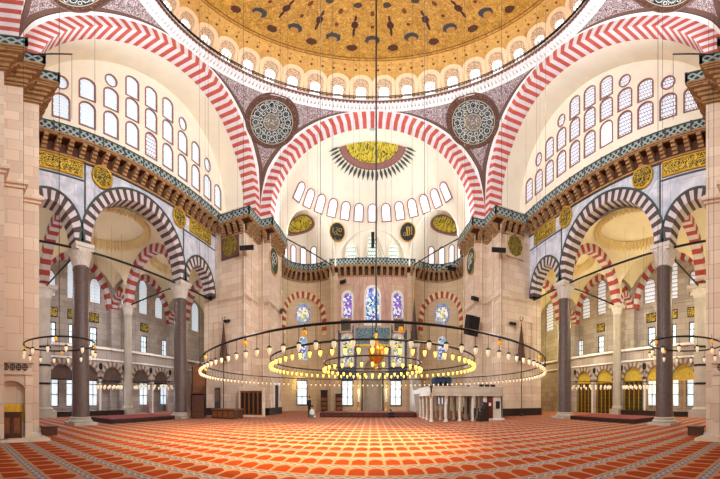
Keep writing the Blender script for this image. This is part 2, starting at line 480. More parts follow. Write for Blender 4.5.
for sx, nm in SIDES:
    for poly, w in ((FP, 'front'), (BP, 'back')):
        mb = MB(); mb.prism([(x * -sx, y) for x, y in poly], 0, 18.6)
        o = struct(mb, 'wall_pier_%s_%s' % (w, nm), STONE, 'huge stone pier at the %s %s of the domed square' % ('far' if w == 'front' else 'near', nm), 'pier')
        path = poly[:5] if w == 'front' else list(reversed(poly[:7]))
        path = mir(path, sx)
        mb = MB(); strip(mb, path, -.05, .10, 9.72, 9.86); strip(mb, path, -.05, .22, 9.86, 10.06); strip(mb, path, -.05, .12, 10.06, 10.16)
        mb.build('string_moulding', STONE, o)
        mb = MB(); strip(mb, path, -.05, .16, 0, .62 if w == 'front' else .1); mb.build('plinth', WOOD_X if w == 'front' else WHITE, o)
    # thin raised panel frame on the far pier's front
    fr = flat([rect_pts(2.3, 6.6, 0, 0), rect_pts(2.0, 6.3, 0, .15)], .08, 'blind_panel', STONE)
    o = bpy.data.objects['wall_pier_front_%s' % nm]
    link('blind_panel', fr, o, frame_mat((sx * 16.75, 25.87, 1.55), (1, 0, 0)))
    mb = MB()
    for px, py in ((13.62, 25.82), (13.32, 27.3), (12.6, 28.82), (11.87, 29.2), (11.87, 32.9)):
        mb.tube([(sx * px, py, .6), (sx * px, py, 16.6)], .09, 8)
    mb.build('corner_roll', STONE, o, smooth=True)

# ================================================================== GREAT ARCHES
def ell(t, a, b): return a * cos(t), b * sin(t)
def great_arch(fn, n, ao, bo, ai, bi, d, leg, name, label):
    """fn(h, depth, z) maps an arch in its own plane to the world; alternating voussoirs with face and soffit"""
    mb = MB(); tot = []
    for i in range(n): tot.append((PI * i / n, PI * (i + 1) / n, i % 2))
    for t0, t1, m in tot:
        P = []
        for dd in (0, d):
            for (a, b), t in (((ai, bi), t0), ((ao, bo), t0), ((ao, bo), t1), ((ai, bi), t1)):
                h, z = ell(t, a, b); P.append(fn(h, dd, ZS + z))
        mb.hexa(P, m)
    k = int(leg / .44)
    for s in (-1, 1):
        for j in range(k):
            z1, z0 = ZS - leg * j / k, ZS - leg * (j + 1) / k
            P = [fn(s * h, dd, z) for z in (z0, z1) for dd, h in ((0, ai), (0, ao), (d, ao), (d, ai))]
            mb.hexa(P, (j + 1) % 2)
    return struct(mb, name, [RED, LAV], label, 'arch')
NV = 85
great_arch(lambda h, d, z: (h, 28.8 + d, z), NV, A, B, A - 1.3, B - 1.3, 1.5, .95, 'trim_arch_front', 'great red and white striped arch over the far end, facing the viewer')
great_arch(lambda h, d, z: (h, 2.8 - d, z), NV, A, B, A - 1.3, B - 1.3, 1.5, .95, 'trim_arch_back', 'great red and white striped arch nearest the viewer, cut by the top corners')
for sx, nm in SIDES:
    great_arch(lambda h, d, z: (sx * (A + d), YD + h, z), NV, A, B, A - 1.3, B - 1.3, 1.5, .95, 'trim_arch_' + nm, 'great red and white striped arch on the %s side of the dome' % nm)
    # plain vault behind the stripes, to the tympanum
    rows = []
    for x in (A + 1.45, A + 2.2, TX + .3):
        r = []
        for k in range(65):
            t = PI * k / 64; h, z = ell(t, A - 1.28, B - 1.28); r.append((sx * x, YD + h, ZS + z))
        r = [(sx * x, YD + A - 1.28, ZS - 2)] + r + [(sx * x, YD - A + 1.28, ZS - 2)]
        rows.append(r)
    mb = MB(); mb.grid(rows)
    outer = [[(p[0], YD + (p[1] - YD) * 1.08, ZS + (p[2] - ZS) * 1.08 if p[2] > ZS else p[2]) for p in r] for r in rows]
    mb.grid(outer)
    struct(mb, 'ceiling_vault_' + nm, CREAM, 'plain cream barrel of the %s great arch' % nm, 'vault', smooth=True)

# ================================================================== PENDENTIVES: white edge, dark line, brown border, arabesque field
def pend_point(t, az_f, qx, qy, inset=0.0):
    """t along the arch (0 springing .. 1 crown), az_f metres-fraction across from the side arch to the front arch"""
    c = A * cos(t * PI / 2); z = ZS + B * sin(t * PI / 2); r = math.hypot(A, c)
    a0 = atan2(c, A); a1 = PI / 2 - a0
    az = a0 + (a1 - a0) * az_f; r -= inset
    return (qx * r * cos(az), YD + qy * r * sin(az), z)
def pendentive(qx, qy, name, label):
    rows, nt = [], 40
    ds = [0, .42, .5, .95]
    for i in range(nt + 1):
        t = 1 - (1 - i / nt) ** 1.0
        t = i / nt
        c = A * cos(t * PI / 2); r = math.hypot(A, c); L = r * (PI / 2 - 2 * atan2(c, A)) + 1e-6
        e = [min(d / L, .5 * d / .95) for d in ds]
        inner = [e[3] + (1 - 2 * e[3]) * k / 12 for k in range(1, 12)]
        fs = e + inner + [1 - q for q in reversed(e)]
        rows.append([pend_point(t, f, qx, qy) for f in fs])
    ncol = len(rows[0])
    def mi(i, j):
        k = min(j, ncol - 2 - j)
        if k == 0: return 0
        if k == 1: return 1
        if k == 2: return 2
        if i >= nt - 2: return 2
        return 3
    mb = MB(); mb.grid(rows, mi)
    return struct(mb, name, [WHITE, LINE, BROWN, ARAB], label, 'pendentive', smooth=True)
def pend_disc(qx, qy, R, zc, name, label):
    """medallion wrapped on the pendentive, local x, z in metres"""
    inv = lambda z: (2 / PI) * math.asin(max(-1, min(1, (z - ZS) / B)))
    def surf(u, v):
        z = zc + v * .78; t = inv(z); c = A * cos(t * PI / 2); r = math.hypot(A, c)
        az = PI / 4 + u / r; r -= .08
        return Vector((qx * r * cos(az), YD + qy * r * sin(az), z))
    o0 = surf(0, 0); rt = surf(.1, 0) - surf(-.1, 0); up = surf(0, .1) - surf(0, -.1)
    m = frame_mat(o0, rt, up); im = m.inverted()
    rows = [[im @ surf(R * i / 12 * sin(2 * PI * k / 48), R * i / 12 * cos(2 * PI * k / 48)) for k in range(48)] for i in range(1, 13)]
    mb = MB(); mb.grid(rows, 0, True); mb.add(rows[0], [tuple(range(48))])
    rim = [p + Vector((0, 0, 0)) for p in rows[-1]]
    o = link(name, mb.mesh(name, MEDAL, True), None, m); tag(o, label, 'medallion', 'calligraphic medallions of the pendentives')
    t = MB(); t.tube(rim, .09, 6, closed=True); t.build('rim', BROWN, o, smooth=True)
    return o
for sx, nm in SIDES:
    pendentive(sx, 1, 'wall_pendentive_front_' + nm, 'arabesque covered pendentive at the far %s corner of the dome' % nm)
    pendentive(sx, -1, 'wall_pendentive_back_' + nm, 'arabesque covered pendentive at the near %s corner of the dome' % nm)
    pend_disc(sx, 1, 2.95, 28.4, 'pendentive_medallion', 'round black and white calligraphy medallion on the far %s pendentive' % nm)
    pend_disc(sx, -1, 2.95, 28.4, 'pendentive_medallion', 'round calligraphy medallion on the near %s pendentive, cut by the top edge' % nm)

# ================================================================== DOME
DZ = 31.4
def dome_pt(al, az, inset=0.0):
    r = (12.9 - inset) * cos(al); z = DZ + (12.5 - inset) * sin(al)
    return Vector((r * sin(az), YD + r * cos(az), z))
prof = [(12.9, -.4)] + [(12.9 * cos(radians(a)), 12.5 * sin(radians(a))) for a in range(0, 91, 3)]
mb = MB(); mb.lathe([(max(r, .001), z) for r, z in prof], (0, YD, DZ), 96)
mb.lathe([(13.6, -.4), (13.6, 1), (10, 10), (.001, 13.4)], (0, YD, DZ), 48)
struct(mb, 'ceiling_dome', DOME, 'gilded central dome painted with dark arabesque motifs', 'dome', smooth=True)
mb = MB()
mb.lathe([(13.12, -.15), (12.95, .0), (12.95, .12), (12.9, .16)], (0, YD, 30.55), 128, 0)
for k in range(200):   # dentils
    a = 2 * PI * k / 200; ca, sa = cos(a), sin(a); P = []
    for z, r in ((30.6, 12.92), (30.98, 12.6)):
        for rr, w in ((13.0, .13), (13.0, -.13), (r, -.13), (r, .13)): P.append((rr * sa + w * ca, YD + rr * ca - w * sa, z))
    mb.hexa(P, 0)
mb.lathe([(12.95, 30.95), (12.5, 31.0), (12.42, 31.08), (12.42, 31.45), (12.3, 31.5), (12.3, 31.62), (12.9, 31.62)], (0, YD, 0), 128, lambda i, j: 1 if i in (2, 3) else 0)
o = struct(mb, 'trim_dome_ring', [WHITE, RINGP], 'white toothed ring cornice under the dome', 'cornice')
mb = MB()
for z in (31.95, 32.2): mb.lathe([(12.32, z), (12.38, z + .04), (12.32, z + .08), (12.26, z + .04), (12.32, z)], (0, YD, 0), 128)
for k in range(192):
    a = 2 * PI * k / 192; mb.box(12.32 * sin(a) - .02, 12.32 * sin(a) + .02, YD + 12.32 * cos(a) - .02, YD + 12.32 * cos(a) + .02, 31.6, 32.22)
mb.build('railing', IRON, o)
# dome windows with their painted surrounds
dsur = flat([arch_pts(2.4, 3.75, 0, 0), arch_pts(1.66, 3.15, 0, -.0)], .10, 'surround', PEACH)
dlun = flat([arch_pts(1.7, 3.2, 0, 0), arch_pts(1.06, 1.9, 0, 0)], .06, 'lunette', DECO)
dpan = flat([arch_pts(1.1, 1.95, 0, 0)], .04, 'pane', PANE_C)
dgr = MB()
for i in (-.2, .2): dgr.box(i - .02, i + .02, -.05, .01, 0, 1.75)
for i in (.5, 1.0): dgr.box(-.58, .58, -.05, .01, i - .02, i + .02)
dgr = dgr.mesh('glazing_bars', TAN)
for k in range(-10, 10):
    az = (k + .5) * 2 * PI / 32
    p = dome_pt(radians(2.6), az, .18); up = dome_pt(radians(19), az, .2) - p
    m = frame_mat(p, (cos(az), -sin(az), 0), up)
    WN[0] += 1; o = link('window_%d' % WN[0], dsur, None, m)
    side = 'left' if k < 0 else 'right'; n = (-k if k < 0 else k + 1)
    ordn = ['first', 'second', 'third', 'fourth', 'fifth', 'sixth', 'seventh', 'eighth', 'ninth', 'tenth'][n - 1]
    tag(o, 'arched window at the foot of the dome, %s to the %s of the axis' % (ordn, side), 'window', 'windows around the dome', 'structure')
    link('lunette', dlun, o).location = (0, .02, 0); link('pane', dpan, o).location = (0, .04, 0); link('glazing_bars', dgr, o)

# ================================================================== TYMPANA
ORD = ['first', 'second', 'third', 'fourth', 'fifth', 'sixth', 'seventh', 'eighth', 'ninth', 'tenth', 'eleventh', 'twelfth', 'thirteenth']
for sx, nm in SIDES:
    out = [(-(A - 1.28), 17.5 - ZS)] + [((A - 1.28), 17.5 - ZS)] + [ell(PI * k / 48, A - 1.28, B - 1.28) for k in range(49)]
    wins = []; SPW, OFW, DZW = (2.07, -.42, -.55) if sx < 0 else (1.89, .08, 0)
    for row, zb, zt, idx in (('lowest', 18.5, 21.0, range(-5, 6)), ('middle', 21.4, 23.85, range(-3, 4)), ('top', 24.1, 26.85, range(-1, 2))):
        for i in idx: wins.append(('arch', i * SPW + OFW, zb + EYE + DZW, 1.22, zt - zb, row, i))
    for i, z in ((-2, 24.95), (2, 24.95), (-4, 22.4), (4, 22.4)): wins.append(('oval', i * SPW + OFW, z + EYE - .75 + DZW, .98, 1.5, 'oval', i))
    # local u runs along +y on the left wall and -y on the right wall
    outs = [[(u, z) for u, z in out]]
    for kind, dy, z0, w, h, row, i in wins:
        u = dy * -sx; outs.append(arch_pts(w, h, u, z0 - ZS) if kind == 'arch' else oval_pts(w, h, u, z0 - ZS + h / 2))
    me = flat(outs, .5, 'wall_tympanum_' + nm, CREAM)
    o = link('wall_tympanum_' + nm, me, None, side_matrix(sx, TX + .25, YD, ZS)); tag(o, 'cream lunette wall with three rows of windows under the %s great arch' % nm, 'wall', None, 'structure')
    for kind, dy, z0, w, h, row, i in wins:
        # far end of the wall is +y
        n = i + 6 if row == 'lowest' else i + 4 if row == 'middle' else i + 2 if row == 'top' else {-4: 1, -2: 2, 2: 3, 4: 4}[i]
        pm = PANE_L if sx < 0 else PANE_R
        if row == 'lowest' and i == 0: pm = PANE_R
        if sx > 0 and row == 'lowest' and i == -1: pm = PANE_SD
        lab = '%s window in the %s lunette wall, %s row, %s from the near end' % ('oval' if kind == 'oval' else 'arched', nm, row, ORD[n - 1])
        if kind == 'oval': lab = 'small oval window in the %s lunette wall, %s from the near end' % (nm, ORD[n - 1])
        window(side_matrix(sx, TX - .0, YD + dy, z0 - .1), w + .2, h + .2, pm, PINKLINE, lab, kind, .12, .1, 'windows of the %s lunette' % nm, back=.12)

# ================================================================== GALLERIES (slab, balustrade, corbels)
ZG0, ZG1, ZG2 = 16.45, 17.45, 18.4
cb = MB()
for k in range(4):
    y1 = -.22 - .18 * k; z0 = .02 + .21 * k
    cb.box(-.2 + .01 * k, .2 - .01 * k, y1, .02, z0, z0 + .23)
CORB = cb.mesh('corbel', TAN)
pd = MB(); pd.lathe([(.001, -.16), (.07, -.05), (.1, 0)], (0, -.72, .62), 8); 
CNT = [0]
def gallery(path, label, step=.95, dz=0, off=.85, solid=False):
    o = thing('gallery_balcony', label, 'balcony', (path[0][0], path[0][1], dz), 0, None)
    org = path[0]; loc = [(x - org[0], y - org[1]) for x, y in path]
    mb = MB(); strip(mb, loc, -.4, off, ZG1, ZG1 + .16); strip(mb, loc, -.4, off - .08, ZG1 - .1, ZG1); strip(mb, loc, -.02, .16, ZG0 - .2, ZG0 - .08); strip(mb, loc, -.02, .1, ZG0 - .08, ZG0)
    if solid:
        for k_, (d_, za, zb) in enumerate(((off - .16, ZG1 - .22, ZG1 - .1), (.5, ZG1 - .46, ZG1 - .22), (.34, ZG1 - .7, ZG1 - .46), (.2, ZG0, ZG1 - .7))): strip(mb, loc, -.3, d_, za, zb)
    mb.build('slab', TAN, o)
    mb = MB(); strip(mb, loc, -.01, .05, ZG0, ZG1 - .1); strip(mb, loc, .0, off - .2, ZG1 - .14, ZG1 - .09); mb.build('recess_shade', WOOD, o)  # dark brown strips paint the shade between corbels and under the slab
    mb = MB(); strip(mb, loc, off - .1, off - .02, ZG1 + .16, ZG2 - .12); b = mb.build('balustrade', LATT, o)
    mb = MB(); strip(mb, loc, off - .14, off + .02, ZG2 - .12, ZG2)
    rail = offset_path(loc, off - .06)
    for i in range(len(rail) - 1):
        (x0, y0), (x1, y1) = rail[i], rail[i + 1]; L = math.hypot(x1 - x0, y1 - y0); k = max(1, int(L / 1.9))
        for j in range(k + 1):
            px, py = x0 + (x1 - x0) * j / k, y0 + (y1 - y0) * j / k; mb.box(px - .07, px + .07, py - .07, py + .07, ZG1 + .1, ZG2 + .08)
    mb.build('handrail', GREEN_M, b)
    for i in range(len(loc) - 1):
        (x0, y0), (x1, y1) = loc[i], loc[i + 1]; L = math.hypot(x1 - x0, y1 - y0)
        if L < .5: continue
        k = max(1, round(L / step)); dx, dy = (x1 - x0) / L, (y1 - y0) / L
        for j in range(k):
            s = (j + .5) * L / k
            c = link('corbel', CORB, o, frame_mat((x0 + dx * s, y0 + dy * s, ZG0), (dx, dy, 0)))
    return o
# exedra plan
EX, EY, ER = -9.4, 37.6, 4.45
def ex_pt(b, r=ER): return (EX - r * sin(radians(b)), EY + r * cos(radians(b)))
exarc = [ex_pt(b) for b in range(132, -41, -12)]
for sx, nm in SIDES:
    gallery(mir([(-AX, 4.45), (-AX, 25.8)], sx), 'long corbelled gallery with lattice balustrade above the %s arcade' % nm)
    gallery(mir([(-AX + .86, 25.9), (-13.4, 25.9), (-13.4, 28.9), (-11.95, 28.9), (-11.95, 33.2)], sx), 'corbelled gallery with lattice balustrade wrapping the far %s pier' % nm, .8, -.5)
    gallery(mir([(-11.5, -2.5), (-11.5, 2.1), (-12.4, 2.1), (-12.4, 3.2), (-13.4, 3.2), (-13.4, 4.33), (-AX + .86, 4.33)], sx), 'corbelled gallery with lattice balustrade wrapping the near %s pier' % nm, .55, -.1, .85, True)
    gallery(mir(exarc, sx), 'curved corbelled gallery in the %s apse niche' % nm, .95, -.55)
gallery([(-6.5, 41), (6.5, 41)], 'straight corbelled gallery on the far wall between the two apse niches', .95, -.55)

# ================================================================== SIDE ARCADES
def ring_voussoirs(mb, cu, zsp, ri, ro, d0, d1, n, fn, rise=1.0, m0=0, m1=1, tmax=PI):
    for i in range(n):
        t0, t1 = tmax * i / n, tmax * (i + 1) / n; P = []
        for d in (d0, d1):
            for r, t in ((ri, t0), (ro, t0), (ro, t1), (ri, t1)):
                P.append(fn(cu + r * cos(t), d, zsp + (rise * ri + (r - ri)) * sin(t)))
        mb.hexa(P, m0 if i % 2 == 0 else m1)
CAPM = plain('capital_marble', rgb(206, 198, 190), .55, var=.1, scale=4)
ZC = 8.85 + EYE       # top of the capitals
for sx, nm in SIDES:
    # wall with three arched openings; local u = distance along y
    outl = [(4.4, ZC), (25.8, ZC), (25.8, 17.6), (4.4, 17.6)]
    arches = [(6.35, 2.0, 2.48), ((YC1 + YC2) / 2, 5.0, 4.63), (22.9, 2.05, 2.15)]
    base = [(4.4, ZC)]
    for c, r, rs in arches:
        base += [(c - r, ZC)] + [(c - r * cos(PI * k / 24), ZC + rs * sin(PI * k / 24)) for k in range(1, 24)] + [(c + r, ZC)]
    base += [(25.8, ZC), (25.8, 17.6), (4.4, 17.6)]
    if sx > 0: pts = [(-u, z) for u, z in base]
    else: pts = base
    me = flat([pts], 1.0, 'wall_arcade_' + nm, REVET)
    o = link('wall_arcade_' + nm, me, None, side_matrix(sx, AX + .5, 0, 0)); tag(o, 'bluish marble wall of the %s arcade with three arched openings' % nm, 'wall', None, 'structure')
    tri = MB()
    fn = lambda u, d, z: (sx * (AX + d), u, z)
    for c, r, rs in arches:
        mb = MB(); n = 47 if r > 4 else 25; th = .8 if r > 4 else .7
        ring_voussoirs(mb, c, ZC, r - .02, r + th, -.05, 1.05, n, fn, rs / r)
        where = 'middle and widest arch' if r > 4 else ('small arch beside the near pier' if c < 10 else 'small arch beside the far pier')
        w = MB(); ring_voussoirs(w, c, ZC, r + th, r + th + .17, -.09, .1, n, fn, (rs + th) / (r + th), 0, 0)
        q = struct(mb, 'trim_arch_%s_%s' % (nm, 'middle' if r > 4 else 'near' if c < 10 else 'far'), [DARKV, WHITEV], 'brown and white striped %s of the %s arcade' % (where, nm), 'arch')
        w.build('hood_moulding', GREEN_M, q)
    g = MB()
    for y in (YC1, YC2):
        g.box(*sorted((sx * (AX - .04), sx * (AX + .05))), y + (.1 if y < 10 else -.1) - .07, y + (.1 if y < 10 else -.1) + .07, ZC + 2.0, 16.2)
    for y0, y1 in ((4.5, YC1), (YC2, 25.7)):
        g.box(*sorted((sx * (AX - .04), sx * (AX + .05))), y0, y1, 14.72, 14.84); 
    g.box(*sorted((sx * (AX - .04), sx * (AX + .05))), 4.5, 25.7, 16.16, 16.26)
    g.buildw('marble_border', GREEN_M, o)
    # porphyry columns
    for y, ww in ((YC1, 'nearer'), (YC2, 'farther')):
        t = thing('porphyry_column', '%s dark red porphyry column with white capital in the %s arcade' % (ww, nm), 'column', (sx * CX, y, 0), 0, 'porphyry columns of the arcades')
        b = MB(); b.box(-.95, .95, -.95, .95, 0, .13); b.lathe([(.9, .13), (.93, .2), (.86, .27), (.78, .3), (.8, .37), (.72, .42), (.68, .44)], n=28); b.build('base', MARBLE_G, t)
        s_ = MB(); s_.lathe([(.69, .42), (.67, .8), (.64, 5), (.585, 8.7), (.63, 8.8), (.63, 8.9), (.58, 8.95)], n=32); s_.build('shaft', PORPH, t, smooth=True)
        c = MB()
        tiers = [(8.9, .6, .66), (9.12, .66, .74), (9.36, .72, .82), (9.58, .78, .86)]
        for q, (z, r0, r1) in enumerate(tiers):
            for k in range(16):
                a0_, a1_ = 2 * PI * (k + .5 * (q % 2) - .5) / 16, 2 * PI * (k + .5 * (q % 2) + .5) / 16; am = (a0_ + a1_) / 2
                f = lambda r, a, zz: (r * sin(a), r * cos(a), zz)
                c.add([f(r0 * .97, a0_, z), f(r0 * .97, a1_, z), f(r1 * .97, a0_, z + .28), f(r1 * 1.03, am, z + .28), f(r1 * .97, a1_, z + .28)], [(0, 3, 2), (0, 1, 3), (1, 4, 3)])
        c.lathe([(.58, 8.9), (.72, 9.6), (.78, 9.86), (.001, 9.86)], n=8); c.box(-.74, .74, -.74, .74, 9.84, 10.0); c.box(-.8, .8, -.8, .8, 10.0, ZC)
        c.build('capital', CAPM, t)
    # roundels and script panels on the spandrels
    disc = flat([oval_pts(1.75, 1.75, n=32)], .1, 'script_roundel', GROUND); rim = MB(); rim.tube([(u, -.06, z) for u, z in oval_pts(1.75, 1.75, n=32)], .09, 6, closed=True); rim = rim.mesh('rim', GOLD, True)
    for y, ww in ((10.65, 'near'), (19.4, 'far')):
        d = link('script_roundel', disc, None, side_matrix(sx, AX - .06, y, 14.25 + EYE - .05)); tag(d, 'round gilt calligraphy roundel at the %s shoulder of the wide %s arch' % (ww, nm), 'roundel', 'gilt roundels of the arcades'); link('rim', rim, d)
    pw, ph = 3.5, 1.0
    plate = flat([rect_pts(pw, ph, 0, -ph / 2)], .1, 'gilt_inscription', GSCRIPT); pf = flat([rect_pts(pw + .24, ph + .24, 0, -ph / 2 - .12), rect_pts(pw, ph, 0, -ph / 2)], .16, 'frame', GOLD)
    for y, ww in ((7.1, 'near'), (22.9, 'far')):
        d = link('gilt_inscription', plate, None, side_matrix(sx, AX - .06, y, 14.4 + EYE - .22)); tag(d, 'oblong gilt calligraphy panel above the small %s arch of the %s arcade' % (ww, nm), 'panel', 'gilt script panels of the arcades'); link('frame', pf, d)
    # iron tie rods
    ends = [(CX, YC1, CX, YC2, 'across the wide %s arch'), (CX, 4.3, CX, YC1, 'across the small near arch of the %s arcade'), (CX, YC2, CX, 25.9, 'across the small far arch of the %s arcade'),
            (CX, YC1, OX, YC1, 'from the nearer column to the %s outer wall'), (CX, YC2, OX, YC2, 'from the farther column to the %s outer wall')]
    for x0, y0, x1, y1, d in ends:
        mb = MB(); mb.tube([(sx * x0, y0, ZC - .12), (sx * x1, y1, ZC - .12)], .075, 6)
        tag(mb.build('iron_tie_rod', IRON, None), 'black iron tie rod ' + d % nm, 'tie rod', 'iron tie rods of the arcades')
# ================================================================== AISLES
def quadwall(label, name, pts_list, thick, mw, mat, cat='wall'):
    o = link(name, flat(pts_list, thick, name, mat), None, mw); return tag(o, label, cat, None, 'structure')
SCA = plain('brown_scallop', rgb(124, 98, 86), .7); SCB = plain('grey_scallop', rgb(178, 166, 156), .7)
YELL = plain('golden_lunette', rgb(206, 178, 70), .6, var=.3, scale=6); WOOD_G = plain('grey_brown_wood', rgb(96, 78, 70), .7, var=.2)
GOLD_D = plain('dull_gilt', rgb(140, 116, 60), .5, .4, var=.2); OLIVE_D = plain('olive_backing', rgb(52, 46, 30), .8, var=.3)
GWY = [11.3, 14.1, 17.1, 22.5, 25.7, 30.0]
for sx, nm in SIDES:
    gl = PANE_G
    # outer wall with real openings
    def sd(y): return y if sx < 0 else -y
    outs = [rect_pts(49, 17.5, sd(17), 0)]
    wl = []
    for i, y in enumerate([6.0] + GWY):
        wl.append((y, .75, 1.75, 3.1, 'rect', 'ground'))
        wl.append((y, 6.45, 1.05, 1.85, 'rect', 'gallery'))
    for c, ys in ((14.2, (11.0, 14.2, 17.4)), (25.6, (22.4, 25.6, 28.8)), (3.5, (3.4,))):
        for y in ys:
            tall = y in (14.2, 25.6)
            wl.append((y, 10.75, 1.7, 4.0 if tall else 2.6, 'arch', 'upper'))
    wl.append((38.0, 10.3, 2.2, 4.2, 'arch', 'upper'))
    for y, z, w, h, kind, tier in wl:
        outs.append(rect_pts(w, h, sd(y), z) if kind == 'rect' else arch_pts(w, h, sd(y), z))
    outer = quadwall('pale grey stone outer wall of the %s aisle with three tiers of windows' % nm, 'wall_%s' % nm, outs, .8, side_matrix(sx, WX + .4, 0, 0), STONE_GREY)
    for n, (y, z, w, h, kind, tier) in enumerate(wl):
        same = sorted(q[0] for q in wl if q[5] == tier); k = same.index(y)
        window(side_matrix(sx, WX + .1, y, z - .05), w + .1, h + .1, gl if tier != 'upper' else (PANE_L if sx < 0 else PANE_R), IRON if tier != 'upper' else TAN,
               '%s window of the %s outer wall, %s tier, %s from the near end' % ('tall bright' if tier == 'ground' else 'small square-barred' if tier == 'gallery' else 'arched lattice', nm, tier, ORD[k]),
               kind, .1, .2, '%s windows of the %s outer wall' % (tier, nm), back=.1, bars=(2, 3) if tier != 'upper' else None)
    # string course
    mb = MB(); mb.box(*sorted((sx * (WX - .12), sx * (WX + .05))), -7, 41, 10.25, 10.5); struct(mb, 'trim_string_course_' + nm, STONE_GREY, 'stone string course along the %s outer wall' % nm, 'moulding')
    # blind wall arches in red and white
    for c, w in ((14.2, 'middle'), (25.6, 'far'), (3.2, 'near')):
        mb = MB(); ring_voussoirs(mb, c, ZC, 4.75, 5.45, -.45, .2, 27, lambda u, d, z: (sx * (WX + d), u, z), .93)
        struct(mb, 'trim_wall_arch_%s_%s' % (nm, w), [REDV, WHITEV], 'red and white striped blind arch on the %s outer wall, %s bay' % (nm, w), 'arch')
    # grey engaged pilasters of the outer wall
    mb = MB()
    for y in (8.9, 20.0, 31.2): mb.prism([(sx * (WX + .1), y - .75), (sx * (WX - .9), y - .75), (sx * (WX - .9), y + .75), (sx * (WX + .1), y + .75)], 0, ZC)
    struct(mb, 'trim_pilasters_' + nm, STONE_GREY, 'grey stone pilasters against the %s outer wall' % nm, 'pilaster')
    # outer colonnade columns
    for y, ww in ((YC1, 'near'), (YC2, 'middle'), (31.0, 'far')):
        t = thing('grey_column', 'tall grey marble column of the %s outer colonnade, %s one' % (nm, ww), 'column', (sx * OX, y, 0), 0, 'grey columns of the outer aisles')
        r = .84 if y < 10 else .52
        b = MB(); b.box(-r * 1.35, r * 1.35, -r * 1.35, r * 1.35, 0, .5); b.lathe([(r * 1.25, .5), (r * 1.3, .62), (r * 1.05, .8)], n=24); b.build('base', MARBLE_G, t)
        s_ = MB(); s_.lathe([(r, .75), (r * .98, 5), (r * .92, 9.3)], n=28)
        s_.build('shaft', MARBLE_G, t, smooth=True)
        if y < 10:
            bd = MB()
            for z in (2.5, 3.9, 5.3): bd.lathe([(r * 1.0, z), (r * 1.03, z), (r * 1.03, z + .16), (r * 1.0, z + .16)], n=28)
            bd.build('bronze_band', IRON, t)
        c = MB(); c.lathe([(r * .92, 9.2), (r * 1.1, 9.32), (r * 1.05, 9.45), (r * 1.4, 9.98), (.001, 9.98)], n=8); c.box(-r * 1.45, r * 1.45, -r * 1.45, r * 1.45, 9.95, ZC); c.build('capital', CAPM, t)
    # transverse red and white arches with their spandrel walls
    for y, ww in ((YC1, 'near'), (YC2, 'middle'), (31.0, 'far')):
        cxm = (CX + OX) / 2 ; r = 3.75
        fn = lambda u, d, z: (sx * u, y + d, z)
        mb = MB(); ring_voussoirs(mb, cxm, ZC, r, r + .75, -.5, .5, 27, fn)
        o = struct(mb, 'trim_aisle_arch_%s_%s' % (nm, ww), [REDV, WHITEV], 'red and white striped arch crossing the %s aisle, %s one' % (nm, ww), 'arch')
        pts = [(18.4, ZC), (cxm - r, ZC)] + [(cxm - (r + .1) * cos(PI * k / 20), ZC + (r + .1) * sin(PI * k / 20)) for k in range(1, 20)] + [(cxm + r, ZC), (27.2, ZC), (27.2, 17.6), (18.4, 17.6)]
        w = flat([[(sx * u, z) for u, z in pts]], .8, 'spandrel_wall', CREAM_D)
        link('spandrel_wall', w, o, frame_mat((0, y, 0), (1, 0, 0)))
        mb = MB(); ring_voussoirs(mb, 28.35, ZC, 1.2, 1.65, -.45, .45, 13, fn)
        mb.build('outer_arch', [REDV, WHITEV], o)
    # bay vaults
    rows_all = MB()
    for y0, y1 in ((-4.0, YC1), (YC1, YC2), (YC2, 31.0), (31.0, 41.4)):
        for x0, x1, hh in ((18.3, OX, 5.6), (OX, WX + .3, 5.6)):
            g = []
            for i in range(17):
                v = i / 8 - 1; row = []
                for j in range(17):
                    u = j / 8 - 1; row.append((sx * ((x0 + x1) / 2 + u * (x1 - x0) / 2), (y0 + y1) / 2 + v * (y1 - y0) / 2, ZC + .25 + hh * sqrt(max(0, 1 - .49 * u * u - .49 * v * v))))
                g.append(row)
            rows_all.grid(g)
    rows_all.box(*sorted((sx * 18.2, sx * 31)), -6, 42, 17.55, 17.9)
    vo = struct(rows_all, 'ceiling_aisle_' + nm, VAULT, 'domed plaster vaults over the %s aisle' % nm, 'vault', smooth=True)
    mb = MB()
    for y0, y1 in ((YC1, YC2), (YC2, 31.0)):
        for q, (rr, n_) in enumerate(((.80, 60), (.74, 60))):
            for k in range(n_):
                a_ = 2 * PI * (k + .5 * q) / n_; u, v = rr * cos(a_), rr * sin(a_)
                zz = ZC + .25 + 5.6 * sqrt(1 - .49 * u * u - .49 * v * v)
                mb.lathe([(.001, -.62), (.1, -.5), (.2, -.2), (.24, .05)], (sx * ((18.3 + OX) / 2 + u * (OX - 18.3) / 2), (y0 + y1) / 2 + v * (y1 - y0) / 2, zz - .05), 6)
    mb.build('stalactite_band', CREAM_D, vo)
    # stalactite cornice stubs inside the bays
    # lower gallery: parapet wall on arches, floor slab
    outs = [[(sd(-6), 0), (sd(-6), 5.95), (sd(41), 5.95), (sd(41), 0)]]
    if sx > 0: outs = [list(reversed(outs[0]))]
    ac = [7.0, 11.4, 14.7, 18.1, 22.7, 26.5]
    base = [(-6, 0)]
    for c in ac:
        hw = 1.45
        base += [(c - hw, 0), (c - hw, 3.1)] + [(c - hw * cos(PI * k / 16), 3.1 + 1.25 * (sin(PI * k / 16) * .75 + .25 * (1 - abs(cos(PI * k / 16)))) ) for k in range(1, 16)] + [(c + hw, 3.1), (c + hw, 0)]
    base += [(41, 0), (41, 5.9), (-6, 5.9)]
    pts = [(sd(u), z) for u, z in base]
    gw = quadwall('grey stone gallery front with scalloped arches along the %s aisle' % nm, 'wall_gallery_' + nm, [pts], .5, side_matrix(sx, OX + .65, 0, 0), STONE_GREY)
